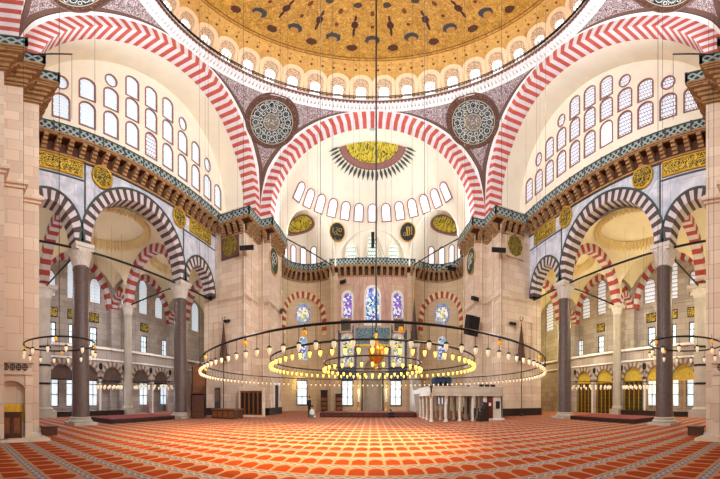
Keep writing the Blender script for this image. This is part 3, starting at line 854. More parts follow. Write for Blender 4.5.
    mb = MB(); mb.box(*sorted((sx * (OX + .2), sx * (OX + .45))), -6, 41, 5.75, 5.95); mb.box(*sorted((sx * (OX + .28), sx * (OX + .45))), -6, 41, 4.75, 4.9); mb.buildw('coping', WHITE, gw)
    mb = MB(); mb.box(*sorted((sx * (OX + .5), sx * (WX + .1))), -6, 41, 4.7, 4.95); mb.buildw('gallery_floor', STONE_GREY, gw)
    for c in ac:
        mb = MB()
        n = 17
        for k in range(n):
            t0, t1 = PI * k / n, PI * (k + 1) / n; tm = (t0 + t1) / 2
            f = lambda r, t: (sx * (OX + .34), c + r * cos(t), 3.1 + r * .9 * sin(t)); g = lambda r, t: (sx * (OX + .5), c + r * cos(t), 3.1 + r * .9 * sin(t))
            P = [f(1.36, t0), f(1.36, t1), f(1.72, t1), f(1.9, tm), f(1.72, t0)]; Q = [g(1.36, t0), g(1.36, t1), g(1.72, t1), g(1.9, tm), g(1.72, t0)]
            mb.add(P + Q, [(0, 1, 2, 3, 4), (9, 8, 7, 6, 5)] + [(i, (i + 1) % 5, 5 + (i + 1) % 5, 5 + i) for i in range(5)], k % 2)
        mb.buildw('scalloped_arch', [SCA, SCB], gw)
        mb = MB()
        for q in (-1.8, 1.8): mb.lathe([(.001, -.0), (.17, 0), (.17, .12), (.001, .12)], (0, 0, 0), 12)
        mb = MB(); mb.lathe([(.14, 0), (.12, .2), (.12, 2.9), (.2, 3.1)], (sx * (OX + .3), c - 1.78, 0), 10); mb.buildw('colonnette', WHITE, gw, smooth=True)
        q = thing('arch_screen', '%s screen filling the scalloped gallery arch, %s from the near end, %s aisle' % ('gilded' if sx > 0 else 'brown wooden', ORD[ac.index(c)], nm), 'screen', (sx * (OX + .7), c, 0), 0, 'screens of the %s gallery arches' % nm)
        link('lunette', flat([[(1.42 * cos(PI * k / 14), 3.05 + 1.2 * sin(PI * k / 14)) for k in range(15)]], .08, 'lunette', YELL if sx > 0 else WOOD_G), q, frame_mat((0, 0, 0), (0, -sx, 0)))
        mb = MB(); mb.box(-.05, .05, -1.45, 1.45, 2.95, 3.08); mb.build('transom', GOLD if sx > 0 else WOOD_X, q)
        if sx > 0:
            for k in range(3 if c < 16 else 5):
                n_ = 3 if c < 16 else 5; y = -1.4 + 2.8 * k / (n_ - 1); mb = MB(); mb.box(-.04, .04, y - .05, y + .05, 0, 3.0); mb.build('post', GOLD, q)
            if c > 16:
                mb = MB()
                for k in range(18): mb.box(-.02, .02, -1.4 + k * .162, -1.38 + k * .162, .1, 2.95)
                for k in range(7): mb.box(-.02, .02, -1.42, 1.42, .3 + k * .4, .33 + k * .4)
                mb.build('grille', GOLD_D, q)
                mb = MB(); mb.box(.06 , .1, -1.42, 1.42, 0, 2.95); mb.build('backing', OLIVE_D, q)
        if c > 10:
            d = flat([oval_pts(.5, .62, 0, 0)], .1, 'boss', BLACK); link('boss', d, gw, gw.matrix_basis.inverted() @ side_matrix(sx, OX + .36, c + 1.72, 4.25))
    # calligraphy plaques high on the outer wall
    for y, ww in ((11.3, 'first'), (14.1, 'second'), (17.1, 'third'), (25.7, 'fourth')):
        d = link('wall_plaque', flat([rect_pts(1.3, .75, 0, 0)], .1, 'wall_plaque', GSCRIPT), None, side_matrix(sx, WX - .06, y, 8.85)); tag(d, 'small gilt script plaque over the %s gallery window of the %s aisle' % (ww, nm), 'plaque', 'gilt plaques of the aisles')
        link('frame', flat([rect_pts(1.46, .91, 0, -.08), rect_pts(1.3, .75, 0, 0)], .14, 'frame', BLACK), d)
    # low benches and bookcases along the outer gallery
    mb = MB(); mb.box(*sorted((sx * (OX - .45), sx * (OX + .3))), 10.2, 19.3, 0, .42); b = mb.build('low_bench', WOOD_X, None)
    tag(b, 'long low dark wooden bench in front of the %s gallery arches' % nm, 'bench')
    # end wall of the aisle
    quadwall('warm stone end wall of the %s aisle' % nm, 'wall_end_' + nm, [rect_pts(18.5, 18, sx * 21.9, 0)], .6, frame_mat((0, QY + .6, 0), (1, 0, 0)), STONE_WARM)
    # low dais between the columns
    t = thing('carpeted_dais', 'low dark wooden dais with red carpet top beside the %s porphyry columns' % nm, 'dais', (sx * 19.0, 14.8, 0))
    mb = MB(); mb.box(-2.0, 2.0, -3.6, 3.6, 0, .25)
    for k in range(9): mb.box(-2.04 if sx > 0 else 2.0, -2.0 if sx > 0 else 2.04, -3.6 + .8 * k + .08, -3.6 + .8 * k + .72, .04, .21)
    mb.build('frame', WOOD_X, t)
    mb = MB(); mb.box(-1.98, 1.98, -3.58, 3.58, .25, .27); mb.build('carpet_top', BLUE_RUG, t)

# ================================================================== FAR APSE: semi-dome, exedrae and wall
def solid_lathe(prof, c, n, sx=1, sy=1):
    mb = MB(); mb.lathe(prof, c, n, 0, sx, sy); me = mb.mesh('s', CREAM, False, True)
    bm = bmesh.new(); bm.from_mesh(me); bmesh.ops.recalc_face_normals(bm, faces=bm.faces); bm.to_mesh(me); bm.free(); return me
SDX, SDY, SDB, SDC = A - 1.3, 11.2, B - 1.3, 30.3
pr = [(.0001, 16.9), (1, 16.9), (1, ZS)] + [(max(.0001, cos(radians(a))), ZS + SDB * sin(radians(a))) for a in range(4, 91, 4)]
base = link('sd', solid_lathe(pr, (0, SDC, 0), 96, SDX, SDY))
cut = []
for sx in (-1, 1):
    pr = [(.0001, 16.9), (ER, 16.9), (ER, 18.5)] + [(max(.0001, ER * cos(radians(a))), 18.5 + 4.6 * sin(radians(a))) for a in range(5, 91, 5)]
    cut.append(link('c', solid_lathe(pr, (sx * -EX, EY, 0), 64)))
mb = MB(); hp = [(-4.9, 16.9), (4.9, 16.9), (4.9, 18.0)] + [(4.9 * cos(PI * k / 32), 18.0 + 3.95 * sin(PI * k / 32)) for k in range(1, 32)] + [(-4.9, 18.0)]
n = len(hp); mb.add([(u, 33, z) for u, z in hp] + [(u, QY, z) for u, z in hp], [tuple(range(n)), tuple(range(2 * n - 1, n - 1, -1))] + [(i, n + i, n + (i + 1) % n, (i + 1) % n) for i in range(n)])
me = mb.mesh('b', CREAM); bm = bmesh.new(); bm.from_mesh(me); bmesh.ops.recalc_face_normals(bm, faces=bm.faces); bm.to_mesh(me); bm.free(); cut.append(link('c', me))
for c in cut:
    md = base.modifiers.new('u', 'BOOLEAN'); md.operation = 'UNION'; md.solver = 'EXACT'; md.object = c
dg = bpy.context.evaluated_depsgraph_get(); me = bpy.data.meshes.new_from_object(base.evaluated_get(dg))
for c in cut + [base]: bpy.data.objects.remove(c)
bm = bmesh.new(); bm.from_mesh(me)
bmesh.ops.bisect_plane(bm, geom=bm.verts[:] + bm.edges[:] + bm.faces[:], plane_co=(0, SDC, 0), plane_no=(0, -1, 0), clear_outer=True)
bmesh.ops.delete(bm, geom=[f for f in bm.faces if f.calc_center_median().z < 16.95], context='FACES')
for f in bm.faces: f.smooth = True
for e in bm.edges:
    if len(e.link_faces) == 2 and e.calc_face_angle(0) > radians(25): e.smooth = False
bm.to_mesh(me); bm.free(); me.materials.clear(); me.materials.append(CREAM)
o = link('ceiling_semidome', me)
rim = MB()
for e in me.edges:
    if e.use_edge_sharp:
        p0, p1 = me.vertices[e.vertices[0]].co, me.vertices[e.vertices[1]].co
        if min(p0.z, p1.z) > 17.2 and min(p0.y, p1.y) > SDC + .6 and max(p0.y, p1.y) < QY - .2 and (p1 - p0).length > .02: rim.tube([p0, p1], .13, 6)
rim.build('arch_rim', CREAM, o, smooth=True)
tag(o, 'cream semi-dome over the far end with two smaller half-domes at its corners', 'semi-dome', None, 'structure')
def sd_pt(az, z, inset=0):
    s = (z - ZS) / SDB; r = sqrt(max(0, 1 - s * s))
    return Vector(((SDX - inset) * r * sin(az), SDC + (SDY - inset) * r * cos(az), z))
for k in range(-6, 7):
    az = radians(11.7 * k); z0 = 22.75
    p = sd_pt(az, z0, .12); up = sd_pt(az, z0 + 2.3, .14) - p; rt = sd_pt(az + .05, z0) - sd_pt(az - .05, z0)
    n = abs(k); lab = 'middle window of the row around the semi-dome' if k == 0 else 'window of the semi-dome row, %s to the %s of the middle one' % (ORD[n - 1], 'left' if k < 0 else 'right')
    window(frame_mat(p, rt, up), 1.45, 2.4, PANE_SD, PINKLINE, lab, 'arch', .14, .12, 'windows around the semi-dome', back=.02)
# exedra windows above the gallery
for sx, nm in SIDES:
    for i, b in enumerate((72, 48, 24, 0)):
        q = ex_pt(b, ER - .42); a = radians(b)
        window(frame_mat((-sx * q[0], q[1], 17.5), (cos(a), -sx * sin(a), 0)), 1.05, 2.95, PANE_SD, PINKLINE,
               'arched window above the gallery of the %s apse niche, %s from the outside' % (nm, ORD[i]), 'arch', .14, .12, 'windows of the %s apse niche' % nm, back=.02)
# medallions: script in a painted half disc on the semi-dome
def sd_ang(al, az): # al elevation 0..pi/2, az around the crown
    return Vector((SDX * cos(al) * sin(az), SDC + SDY * cos(al) * cos(az), ZS + SDB * sin(al)))
def crown(u, v, inset=.1):
    """u across, v down from the flat edge, both in metres along the semi-dome near its crown"""
    yy = 1.95 + v * .93; x = u
    s = sqrt(max(0, 1 - (x / SDX) ** 2 - (yy / SDY) ** 2)); return Vector((x, SDC + yy, ZS + SDB * s - inset))
t = thing('semidome_medallion', 'half-round golden calligraphy medallion with painted rays at the semi-dome crown', 'medallion', tuple(crown(0, 1.6)))
L = Vector(t.location)
fan = lambda r, k, n: (r * cos(PI * k / n), r * sin(PI * k / n))
rows = [[crown(*fan(3.2 * i / 8, k, 32), .14) - L for k in range(33)] for i in range(9)]
mb = MB(); mb.grid(rows); mb.build('gilt_field', YSCRIPT, t, smooth=True)
rows = [[crown(*fan(r, k, 40), .12) - L for k in range(41)] for r in (3.2, 3.28, 4.0, 4.08)]
mb = MB(); mb.grid(rows, lambda i, j: 0 if i != 1 else 1); mb.build('border', [BROWN, PINKLINE], t, smooth=True)
for k in range(25):
    a = PI * (k + .0) / 24; d = lambda r, w: crown(r * cos(a) - w * sin(a), r * sin(a) + w * cos(a), .11) - L
    mb = MB(); mb.add([d(4.08, .04), d(4.45, .17), d(4.75, .19), d(5.45, .0), d(4.75, -.19), d(4.45, -.17), d(4.08, -.04)], [(0, 1, 2, 3, 4, 5, 6)]); mb.build('painted_ray', GREEN_M, t)
# exedra medallions
for sx, nm in SIDES:
    cx_, cy_ = sx * -EX, EY
    def ep(u, v):
        u += .8 * sx
        # on the half-dome of the niche: u across, v up
        w = 1.65 - v; a = radians(24); k = min(.97, (u * u + w * w) / (ER - .05) ** 2)
        return Vector((cx_ + sx * w * sin(a) + u * cos(a), cy_ + w * cos(a) - sx * u * sin(a), 18.42 + 4.6 * sqrt(1 - k)))
    c0 = ep(0, 0)
    t = thing('niche_medallion', 'golden oval calligraphy medallion in the %s small half-dome' % nm, 'medallion', tuple(c0), 0, 'medallions of the small half-domes')
    rows = [[ep(1.75 * i / 6 * cos(2 * PI * k / 32), 1.15 * i / 6 * sin(2 * PI * k / 32)) - c0 for k in range(32)] for i in range(7)]
    mb = MB(); mb.grid(rows, 0, True); mb.build('gilt_field', YSCRIPT, t, smooth=True)
    rows = [[ep(1.75 * q * cos(2 * PI * k / 32), 1.15 * q * sin(2 * PI * k / 32)) - c0 for k in range(32)] for q in (1.0, 1.1, 1.25)]
    mb = MB(); mb.grid(rows, lambda i, j: i, True); mb.build('border', [BROWN, PINKLINE], t, smooth=True)
# qibla wall between the niches
outs = [rect_pts(13, 17.5, 0, 0)]
QW = []   # x, z, w, h, kind, pane, bars, label
QW.append((-3.85, 9.95, 1.75, 4.0, 'arch', ST_VIO, None, 'violet stained-glass window left of the middle one over the prayer niche'))
QW.append((0.0, 9.85, 2.45, 4.7, 'arch', ST_BLUE, None, 'tallest blue stained-glass window over the prayer niche'))
QW.append((3.85, 9.95, 1.75, 4.0, 'arch', ST_VIO, None, 'violet stained-glass window right of the middle one over the prayer niche'))
QW.append((-3.9, 5.2, 1.9, 3.6, 'arch', ST_YEL, None, 'yellow stained-glass window left of the prayer niche'))
QW.append((3.9, 5.2, 1.9, 3.6, 'arch', ST_YEL, None, 'yellow stained-glass window right of the prayer niche'))
QW.append((-3.9, .7, 1.6, 2.75, 'rect', PANE_G, (2, 3), 'bright floor-level window left of the prayer niche'))
QW.append((3.6, .7, 1.6, 2.75, 'rect', PANE_G, (2, 3), 'bright floor-level window right of the prayer niche'))
for x, z, w, h, kind, pm, bars, lab in QW: outs.append(arch_pts(w, h, x, z) if kind == 'arch' else rect_pts(w, h, x, z))
nic = arch_pts(2.7, 6.1, 0, 0, pointed=.45); outs.append([(u, z + .02) for u, z in nic])
qw = quadwall('rosy stone far wall with stained windows and the prayer niche', 'wall_front', outs, .6, frame_mat((0, QY + .3, 0), (1, 0, 0)), STONE_WARM)
mb = MB(); mb.lathe([(1.42, 0), (1.42, 4.6), (1.1, 5.4), (.6, 5.9), (.001, 6.2)], (0, QY + .5, 0), 16, 0, 1, 1, -PI / 2, PI / 2); mb.buildw('niche_lining', MARBLE_G, qw)
for x, z, w, h, kind, pm, bars, lab in QW:
    window(frame_mat((x, QY - .02, z - .12), (1, 0, 0)), w + .24, h + .24, pm, WHITE if kind == 'arch' else IRON, lab, kind, .34 if kind == 'arch' else .14, .14, None, back=.12, bars=bars)
# pink marble field and cream pilasters
mb = MB()
for u0, u1 in ((-5.35, -4.85), (-2.85, -1.35), (1.35, 2.85), (4.85, 5.35)): mb.box(u0, u1, QY - .05, QY + .02, 9.75, 14.7)
mb.box(-5.35, 5.35, QY - .05, QY + .02, 14.7, 15.9); mb.box(-5.35, 5.35, QY - .05, QY + .02, 9.2, 9.75)
mb.buildw('pink_marble_facing', plain('pink_marble', rgb(196, 158, 140), .5, var=.12, scale=1), qw)
mb = MB()
for s_ in (-1, 1):
    mb.box(s_ * 5.95 - .55, s_ * 5.95 + .55, QY - .18, QY + .02, 0, 16.3); mb.box(s_ * 5.95 - .62, s_ * 5.95 + .62, QY - .26, QY + .02, 15.3, 15.5)
mb.buildw('pilaster', STONE_WARM, qw)
# tiles
mb = MB()
for s_ in (-1, 1):
    for a_, b_, c_, d_ in ((-1.45, -.98, 3.6, 9.3), (.98, 1.45, 3.6, 9.3)): mb.box(s_ * 3.9 + a_, s_ * 3.9 + b_, QY - .07, QY + .02, c_, d_)
    mb.box(s_ * 3.9 - 1.0, s_ * 3.9 + 1.0, QY - .07, QY + .02, 3.6, 5.05); mb.box(s_ * 3.9 - 1.0, s_ * 3.9 + 1.0, QY - .07, QY + .02, 8.95, 9.3)
mb.buildw('tile_surround', TILE_D, qw)
for s_, nm in ((-1, 'left'), (1, 'right')):
    d = link('black_script_panel', flat([rect_pts(1.5, 1.35, 0, 0)], .16, 'p', BLKSCR), None, frame_mat((s_ * 4.1, QY - .2, 9.15), (1, 0, 0))); tag(d, 'square black script panel to the %s above the prayer niche' % nm, 'panel', 'black script panels of the far wall')
    link('frame', flat([rect_pts(1.9, 1.75, 0, -.2), rect_pts(1.5, 1.35, 0, 0)], .2, 'frame', STONE_WARM), d)
d = link('tile_panel', flat([rect_pts(5.3, 1.9, 0, 0)], .14, 'p', TILE), None, frame_mat((0, QY - .14, 7.6), (1, 0, 0))); tag(d, 'wide blue green tile panel over the prayer niche', 'panel')
link('frame', flat([rect_pts(5.8, 2.4, 0, -.25), rect_pts(5.3, 1.9, 0, 0)], .22, 'frame', MARBLE_G), d)
# mihrab surround
t = thing('prayer_niche_surround', 'tall grey marble surround framing the prayer niche in the far wall', 'prayer niche', (0, QY - .12, 0))
m = flat([rect_pts(4.6, 7.5, 0, 0), [(u, z + .02) for u, z in arch_pts(2.75, 6.15, 0, 0, pointed=.45)]], .24, 'surround', MARBLE_G); link('surround', m, t)
for s_ in (-1, 1): mb = MB(); mb.lathe([(.2, 0), (.14, .3), (.12, 4.0), (.2, 4.3)], (s_ * 1.6, -.18, 0), 10); mb.build('colonnette', GREEN_M, t, smooth=True)
mb = MB(); mb.box(-2.4, 2.4, -.2, .1, 7.35, 7.6); mb.build('cornice', GOLD, t)
for s_, nm in ((-1, 'left'), (1, 'right')):
    mb = MB(); mb.lathe([(.28, 0), (.3, .1), (.12, .3), (.1, .9), (.2, 1.0), (.22, 1.1)], n=14); c = thing('floor_candlestick', 'large floor candlestick standing %s of the prayer niche' % nm, 'candlestick', (s_ * 2.1, QY - 1.2, 0), 0, 'candlesticks at the prayer niche'); mb.build('stand', GOLD, c, smooth=True)
    mb = MB(); mb.lathe([(.13, 1.08), (.12, 2.4), (.001, 2.45)], n=12); mb.build('candle', CREAM, c, smooth=True)
RSURR = script_panel(rgb(224, 226, 232), rgb(70, 96, 160), 2.6, 'blue_white_surround', .06)
# exedra lower walls with blind striped arches, round and arched stained windows
for sx, nm in SIDES:
    mb = MB(); seg = []
    path = [ex_pt(b, 1) for b in range(0, 1)]
    bs = list(range(-42, 139, 6))
    for i in range(len(bs) - 1):
        p = [ex_pt(bs[i]), ex_pt(bs[i + 1]), ex_pt(bs[i + 1], ER + .5), ex_pt(bs[i], ER + .5)]; p = [(-sx * x, y) for x, y in p]
        mb.prism(p, 0, 17.4)
    ew = struct(mb, 'wall_niche_' + nm, STONE_WARM, 'curved stone wall of the %s apse niche' % nm, 'wall', weld=True)
    def fn(u, d, z):
        b = 24 + math.degrees(u / ER); q = ex_pt(b, ER + d); return (-sx * q[0], q[1], z)
    mb = MB(); ring_voussoirs(mb, 0, 10.4, 3.3, 4.1, -.16, .05, 25, fn)
    for z in range(3):
        for s_ in (-1, 1):
            P = [fn(s_ * u, d, zz) for zz in (10.4 - .5 * (z + 1), 10.4 - .5 * z) for d, u in ((-.16, 3.3), (-.16, 4.1), (.05, 4.1), (.05, 3.3))]; mb.hexa(P, (z + 1) % 2)
    struct(mb, 'trim_niche_arch_' + nm, [REDV, CREAM_D], 'red and cream striped blind arch on the %s apse niche wall' % nm, 'arch')
    def wmat(b, z, r=ER - .1):
        q = ex_pt(b, r); a = radians(b); rt = (cos(a), sin(a), 0) if sx < 0 else (cos(a), -sin(a), 0)
        return frame_mat((-sx * q[0], q[1], z), rt)
    # round window
    WN[0] += 1
    o = link('window_%d' % WN[0], flat([oval_pts(2.7, 2.7, 0, 0, 32), oval_pts(1.9, 1.9, 0, 0, 32)], .16, 'f', RSURR), None, wmat(24, 11.6)); tag(o, 'round stained-glass window inside the striped arch of the %s apse niche' % nm, 'window', 'round stained windows', 'structure')
    link('pane', flat([oval_pts(1.95, 1.95, 0, 0, 32)], .06, 'p', ST_YEL), o)
    window(wmat(24, 6.0), 1.5, 2.9, ST_BLUE, WHITE, 'small arched stained-glass window low in the %s apse niche' % nm, 'arch', .14, .14, 'low stained windows', back=.03)
    window(wmat(26, .65), 1.75, 3.0, PANE_G, IRON, 'bright floor-level window in the %s apse niche' % nm, 'rect', .12, .16, 'floor-level windows of the apse niches', back=.03, bars=(2, 3))
    # stacked stalactite brackets in the niche corner
    mb = MB()
    for k in range(5):
        for j in range(k + 1):
            q = ex_pt(92 - 0 * k + (j - k / 2) * 7, ER); mb.lathe([(.001, 0), (.2, .2), (.28, .45), (.1, .5)], (-sx * q[0], q[1], 11.6 + .45 * k), 8)
    struct(mb, 'trim_stalactites_' + nm, CREAM_D, 'small stalactite bracket in the outer corner of the %s apse niche' % nm, 'bracket')
# calligraphy roundels on the semi-dome walls
def stroke(mb, pts, r, m=0): mb.tube([(u, -.05, z) for u, z in pts], r, 6, m, flat=.5)
def arc(cu, cz, r, a0, a1, n=10): return [(cu + r * cos(radians(a0 + (a1 - a0) * k / n)), cz + r * sin(radians(a0 + (a1 - a0) * k / n))) for k in range(n + 1)]
for sx, nm in SIDES:
    x = sx * 5.45
    zc = 21.15
    az = radians(28.6) * sx; p = sd_pt(az, zc, .30); up = sd_pt(az, zc + 1, .30) - sd_pt(az, zc - 1, .30)
    m = frame_mat(p, (cos(az), -sin(az) * .9, 0), up)
    o = thing('calligraphy_roundel', 'round black calligraphy roundel with gold script, %s of the axis under the semi-dome windows' % nm, 'roundel', (0, 0, 0), 0, 'black roundels under the semi-dome'); o.matrix_world = m
    link('disc', flat([oval_pts(2.35, 2.35, 0, 0, 32)], .1, 'disc', BLACK), o)
    rim = MB(); rim.tube([(u, -.02, z) for u, z in oval_pts(2.38, 2.38, n=32)], .07, 6, closed=True); rim.build('rim', GOLD, o, smooth=True)
    mb = MB()
    if sx > 0:
        stroke(mb, [(.62, -.45), (.62, .62)], .07); stroke(mb, [(.28, -.42), (.26, .55)], .07); stroke(mb, [(-.08, -.42), (-.1, .62)], .07)
        stroke(mb, [(.3, -.42), (-.1, -.42), (-.35, -.38)], .07); stroke(mb, arc(-.5, -.22, .2, 0, 360, 14), .06); stroke(mb, arc(.1, .78, .14, 200, 340), .045)
    else:
        stroke(mb, arc(.45, .3, .22, 0, 360, 14), .06); stroke(mb, [(.45, .08), (.2, .1), (-.1, .3), (.15, .45), (-.2, .5)], .06); stroke(mb, [(-.1, .12), (-.3, -.05)], .06)
        stroke(mb, arc(-.25, -.2, .2, 0, 360, 14), .06); stroke(mb, [(-.05, -.25), (.3, -.35), (.65, -.3)], .06); stroke(mb, [(-.45, -.2), (-.72, -.1), (-.65, .45)], .06); stroke(mb, arc(.1, -.62, .45, 200, 340), .05)
    mb.build('script', GOLD, o, smooth=True)
# tall lights of the central apse above the gallery
for x, h, ww in ((-3.3, 3.3, 'left'), (0, 4.4, 'middle'), (3.3, 3.3, 'right')):
    window(frame_mat((x, QY - .06, 16.9), (1, 0, 0)), 1.75, h, PIERCED, CREAM, '%s pierced window above the far straight gallery' % ww, 'arch', .2, .14, None, back=.03)
# ================================================================== CHANDELIERS
def lamp_mesh(drop, s=1.0, glass=GLASSF, name='lamp'):
    mb = MB(); mb.tube([(0, 0, 0), (0, 0, -drop)], .008, 5, 0)
    mb.lathe([(.001, -drop + .02), (.06 * s, -drop), (.085 * s, -drop - .02), (.085 * s, -drop - .035), (.001, -drop - .035)], n=12)
    mb.lathe([(.062 * s, -drop - .035), (.07 * s, -drop - .08 * s), (.055 * s, -drop - .15 * s), (.022 * s, -drop - .2 * s), (.001, -drop - .21 * s)], n=12, m=1)
    return mb.mesh(name, [IRON, glass], True)
def globe_mesh():
    mb = MB(); mb.tube([(0, 0, 0), (0, 0, -.12)], .01, 5, 0); mb.lathe([(.001, -.1), (.06, -.12), (.001, -.13)], n=10)
    mb.lathe([(.001, -.12), (.045, -.135), (.062, -.18), (.045, -.225), (.001, -.24)], n=12, m=1); return mb.mesh('amber_globe', [IRON, AMBER], True)
GLOBE = globe_mesh()
def ring(o, R, n, lm, r=.045, z=0, phase=0, spokes=0, extra=0):
    mb = MB(); mb.tube([(R * sin(2 * PI * k / 120), R * cos(2 * PI * k / 120), z) for k in range(120)], r, 8, closed=True); mb.build('ring', IRON, o, smooth=True)
    pts = [2 * PI * (k + phase) / n for k in range(n)]
    return [(R * sin(a), R * cos(a), z) for a in pts]
CHX, CHY = 0.0, YD
t = thing('ring_chandelier', 'largest hanging iron ring chandelier under the dome', 'chandelier', (CHX, CHY, 2.74), 0, None)
lm = lamp_mesh(.30, .8)
pts = ring(t, 9.6, 132, lm, .027)
pts.sort(key=lambda p: p[1])
for p in pts[:100]: link('lamp', lm, t).location = p
rest = MB()
for p in pts[100:]:
    for v0 in (0,): pass
    o_ = len(rest.v); rest.v += [(v.co.x + p[0], v.co.y + p[1], v.co.z + p[2]) for v in lm.vertices]
    for f in lm.polygons: rest.f.append([o_ + i for i in f.vertices]); rest.mi.append(f.material_index)
q = rest.build('far_lamps', [IRON, GLASSF], t, smooth=True); q['kind'] = 'stuff'
for a in (-68, -40, -22, -10, 4, 22, 40, 66, 150, 200):
    b = radians(180 - a); link('amber_globe', GLOBE, t).location = (9.6 * sin(b), 9.6 * cos(b), .05 if abs(a) < 90 else 0)
for k in range(24):
    a = 2 * PI * (k + .5) / 24; x, y = 9.6 * sin(a), 9.6 * cos(a)
    mb = MB(); mb.tube([(x, y, 0), (x, y, 36.6)], .006, 4); mb.build('suspension_wire', IRON, t)
t = thing('ring_chandelier', 'middle-sized iron ring chandelier hanging inside the largest one', 'chandelier', (CHX, CHY, 3.03))
lm2 = lamp_mesh(.2, 1.0, GLASSW)
for p in ring(t, 5.95, 72, lm2, .035): link('lamp', lm2, t).location = p
for k in range(12):
    a = 2 * PI * (k + .5) / 12; x, y = 5.95 * sin(a), 5.95 * cos(a)
    mb = MB(); mb.tube([(x, y, 0), (x, y, 38.9)], .006, 4); mb.build('suspension_wire', IRON, t)
t = thing('ring_chandelier', 'smallest iron ring chandelier around the golden globe', 'chandelier', (CHX, CHY, 2.95))
for p in ring(t, 2.9, 34, lm2, .03): link('lamp', lm2, t).location = p
for k in range(6):
    a = 2 * PI * (k + .5) / 6; x, y = 2.9 * sin(a), 2.9 * cos(a)
    mb = MB(); mb.tube([(x, y, 0), (.22 + x * .02, y * .02, 6.0)], .007, 4); mb.build('suspension_wire', IRON, t)
# golden globe and its rod
t = thing('globe_lantern', 'golden ribbed globe lantern at the centre of the chandeliers', 'lantern', (.22, CHY, 3.4))
mb = MB(); rows = []
prof = [(.03, .5), (.16, .46), (.34, .36), (.47, .18), (.5, 0), (.44, -.2), (.3, -.36), (.14, -.46), (.03, -.5)]
for r, z in prof: rows.append([(r * (1 + .07 * cos(10 * 2 * PI * k / 60)) * sin(2 * PI * k / 60), r * (1 + .07 * cos(10 * 2 * PI * k / 60)) * cos(2 * PI * k / 60), z) for k in range(60)])
mb.grid(rows, 0, True); mb.build('globe', plain('amber_gilt_glass', rgb(150, 104, 40), .25, .5, var=.25, scale=6, emit=.05), t, smooth=True)
mb = MB(); mb.lathe([(.03, .45), (.14, .52), (.06, .6), (.05, .75), (.1, .8), (.02, .95)], n=16); mb.build('top_finial', GOLD, t, smooth=True); mb = MB(); mb.lathe([(.001, -.8), (.06, -.72), (.1, -.62), (.04, -.55), (.1, -.48), (.03, -.44)], n=16); mb.build('bottom_finial', GOLD, t, smooth=True)
mb = MB(); mb.tube([(.22, CHY, 4.2), (.22, CHY, 43.8)], .05, 8); mb.lathe([(.05, 4.25), (.1, 4.4), (.05, 4.55)], (.22, CHY, 0), 8)
tag(mb.build('suspension_rod', IRON, None), 'thick dark rod hanging from the dome down to the golden globe', 'rod')
# small ring chandeliers
def small_chandelier(x, y, z, R, n, label, wires=6, s=1.0, h=15.0, tiers=1, glass=GLASSF, globes=True):
    t = thing('small_ring_chandelier', label, 'chandelier', (x, y, z)); lm = lamp_mesh(.22, s, glass)
    for p in ring(t, R, n, lm, .024): link('lamp', lm, t).location = p
    if tiers > 1:
        l3 = lamp_mesh(.44, s, glass)
        for k in range(n):
            a = 2 * PI * (k + .5) / n; link('lamp', l3, t).location = (R * sin(a), R * cos(a), 0)
    if globes:
        for k in range(4):
            a = 2 * PI * (k + .3) / 4; link('amber_globe', GLOBE, t).location = (R * sin(a), R * cos(a), .12)
    for k in range(wires):
        a = 2 * PI * (k + .25) / wires; mb = MB(); mb.tube([(R * sin(a), R * cos(a), 0), (R * sin(a), R * cos(a), h)], .008, 4); mb.build('suspension_wire', IRON, t)
for sx, nm in SIDES:
    small_chandelier(sx * 9.72, 3.98, 2.98, 1.42, 14, 'small iron ring chandelier in the %s foreground beside the near pier' % nm, 4, .85, 22, 1)
    small_chandelier(sx * 22.6, 14.7, 2.65, 1.3, 18, 'ring chandelier in the middle bay of the %s aisle' % nm, 4, 1.5, 12, 1, GLASSF, False)
    small_chandelier(sx * 22.2, 21.0, 2.75, 2.6, 26, 'wider ring chandelier in the far bay of the %s aisle' % nm, 4, 1.5, 10, 1, GLASSF, False)

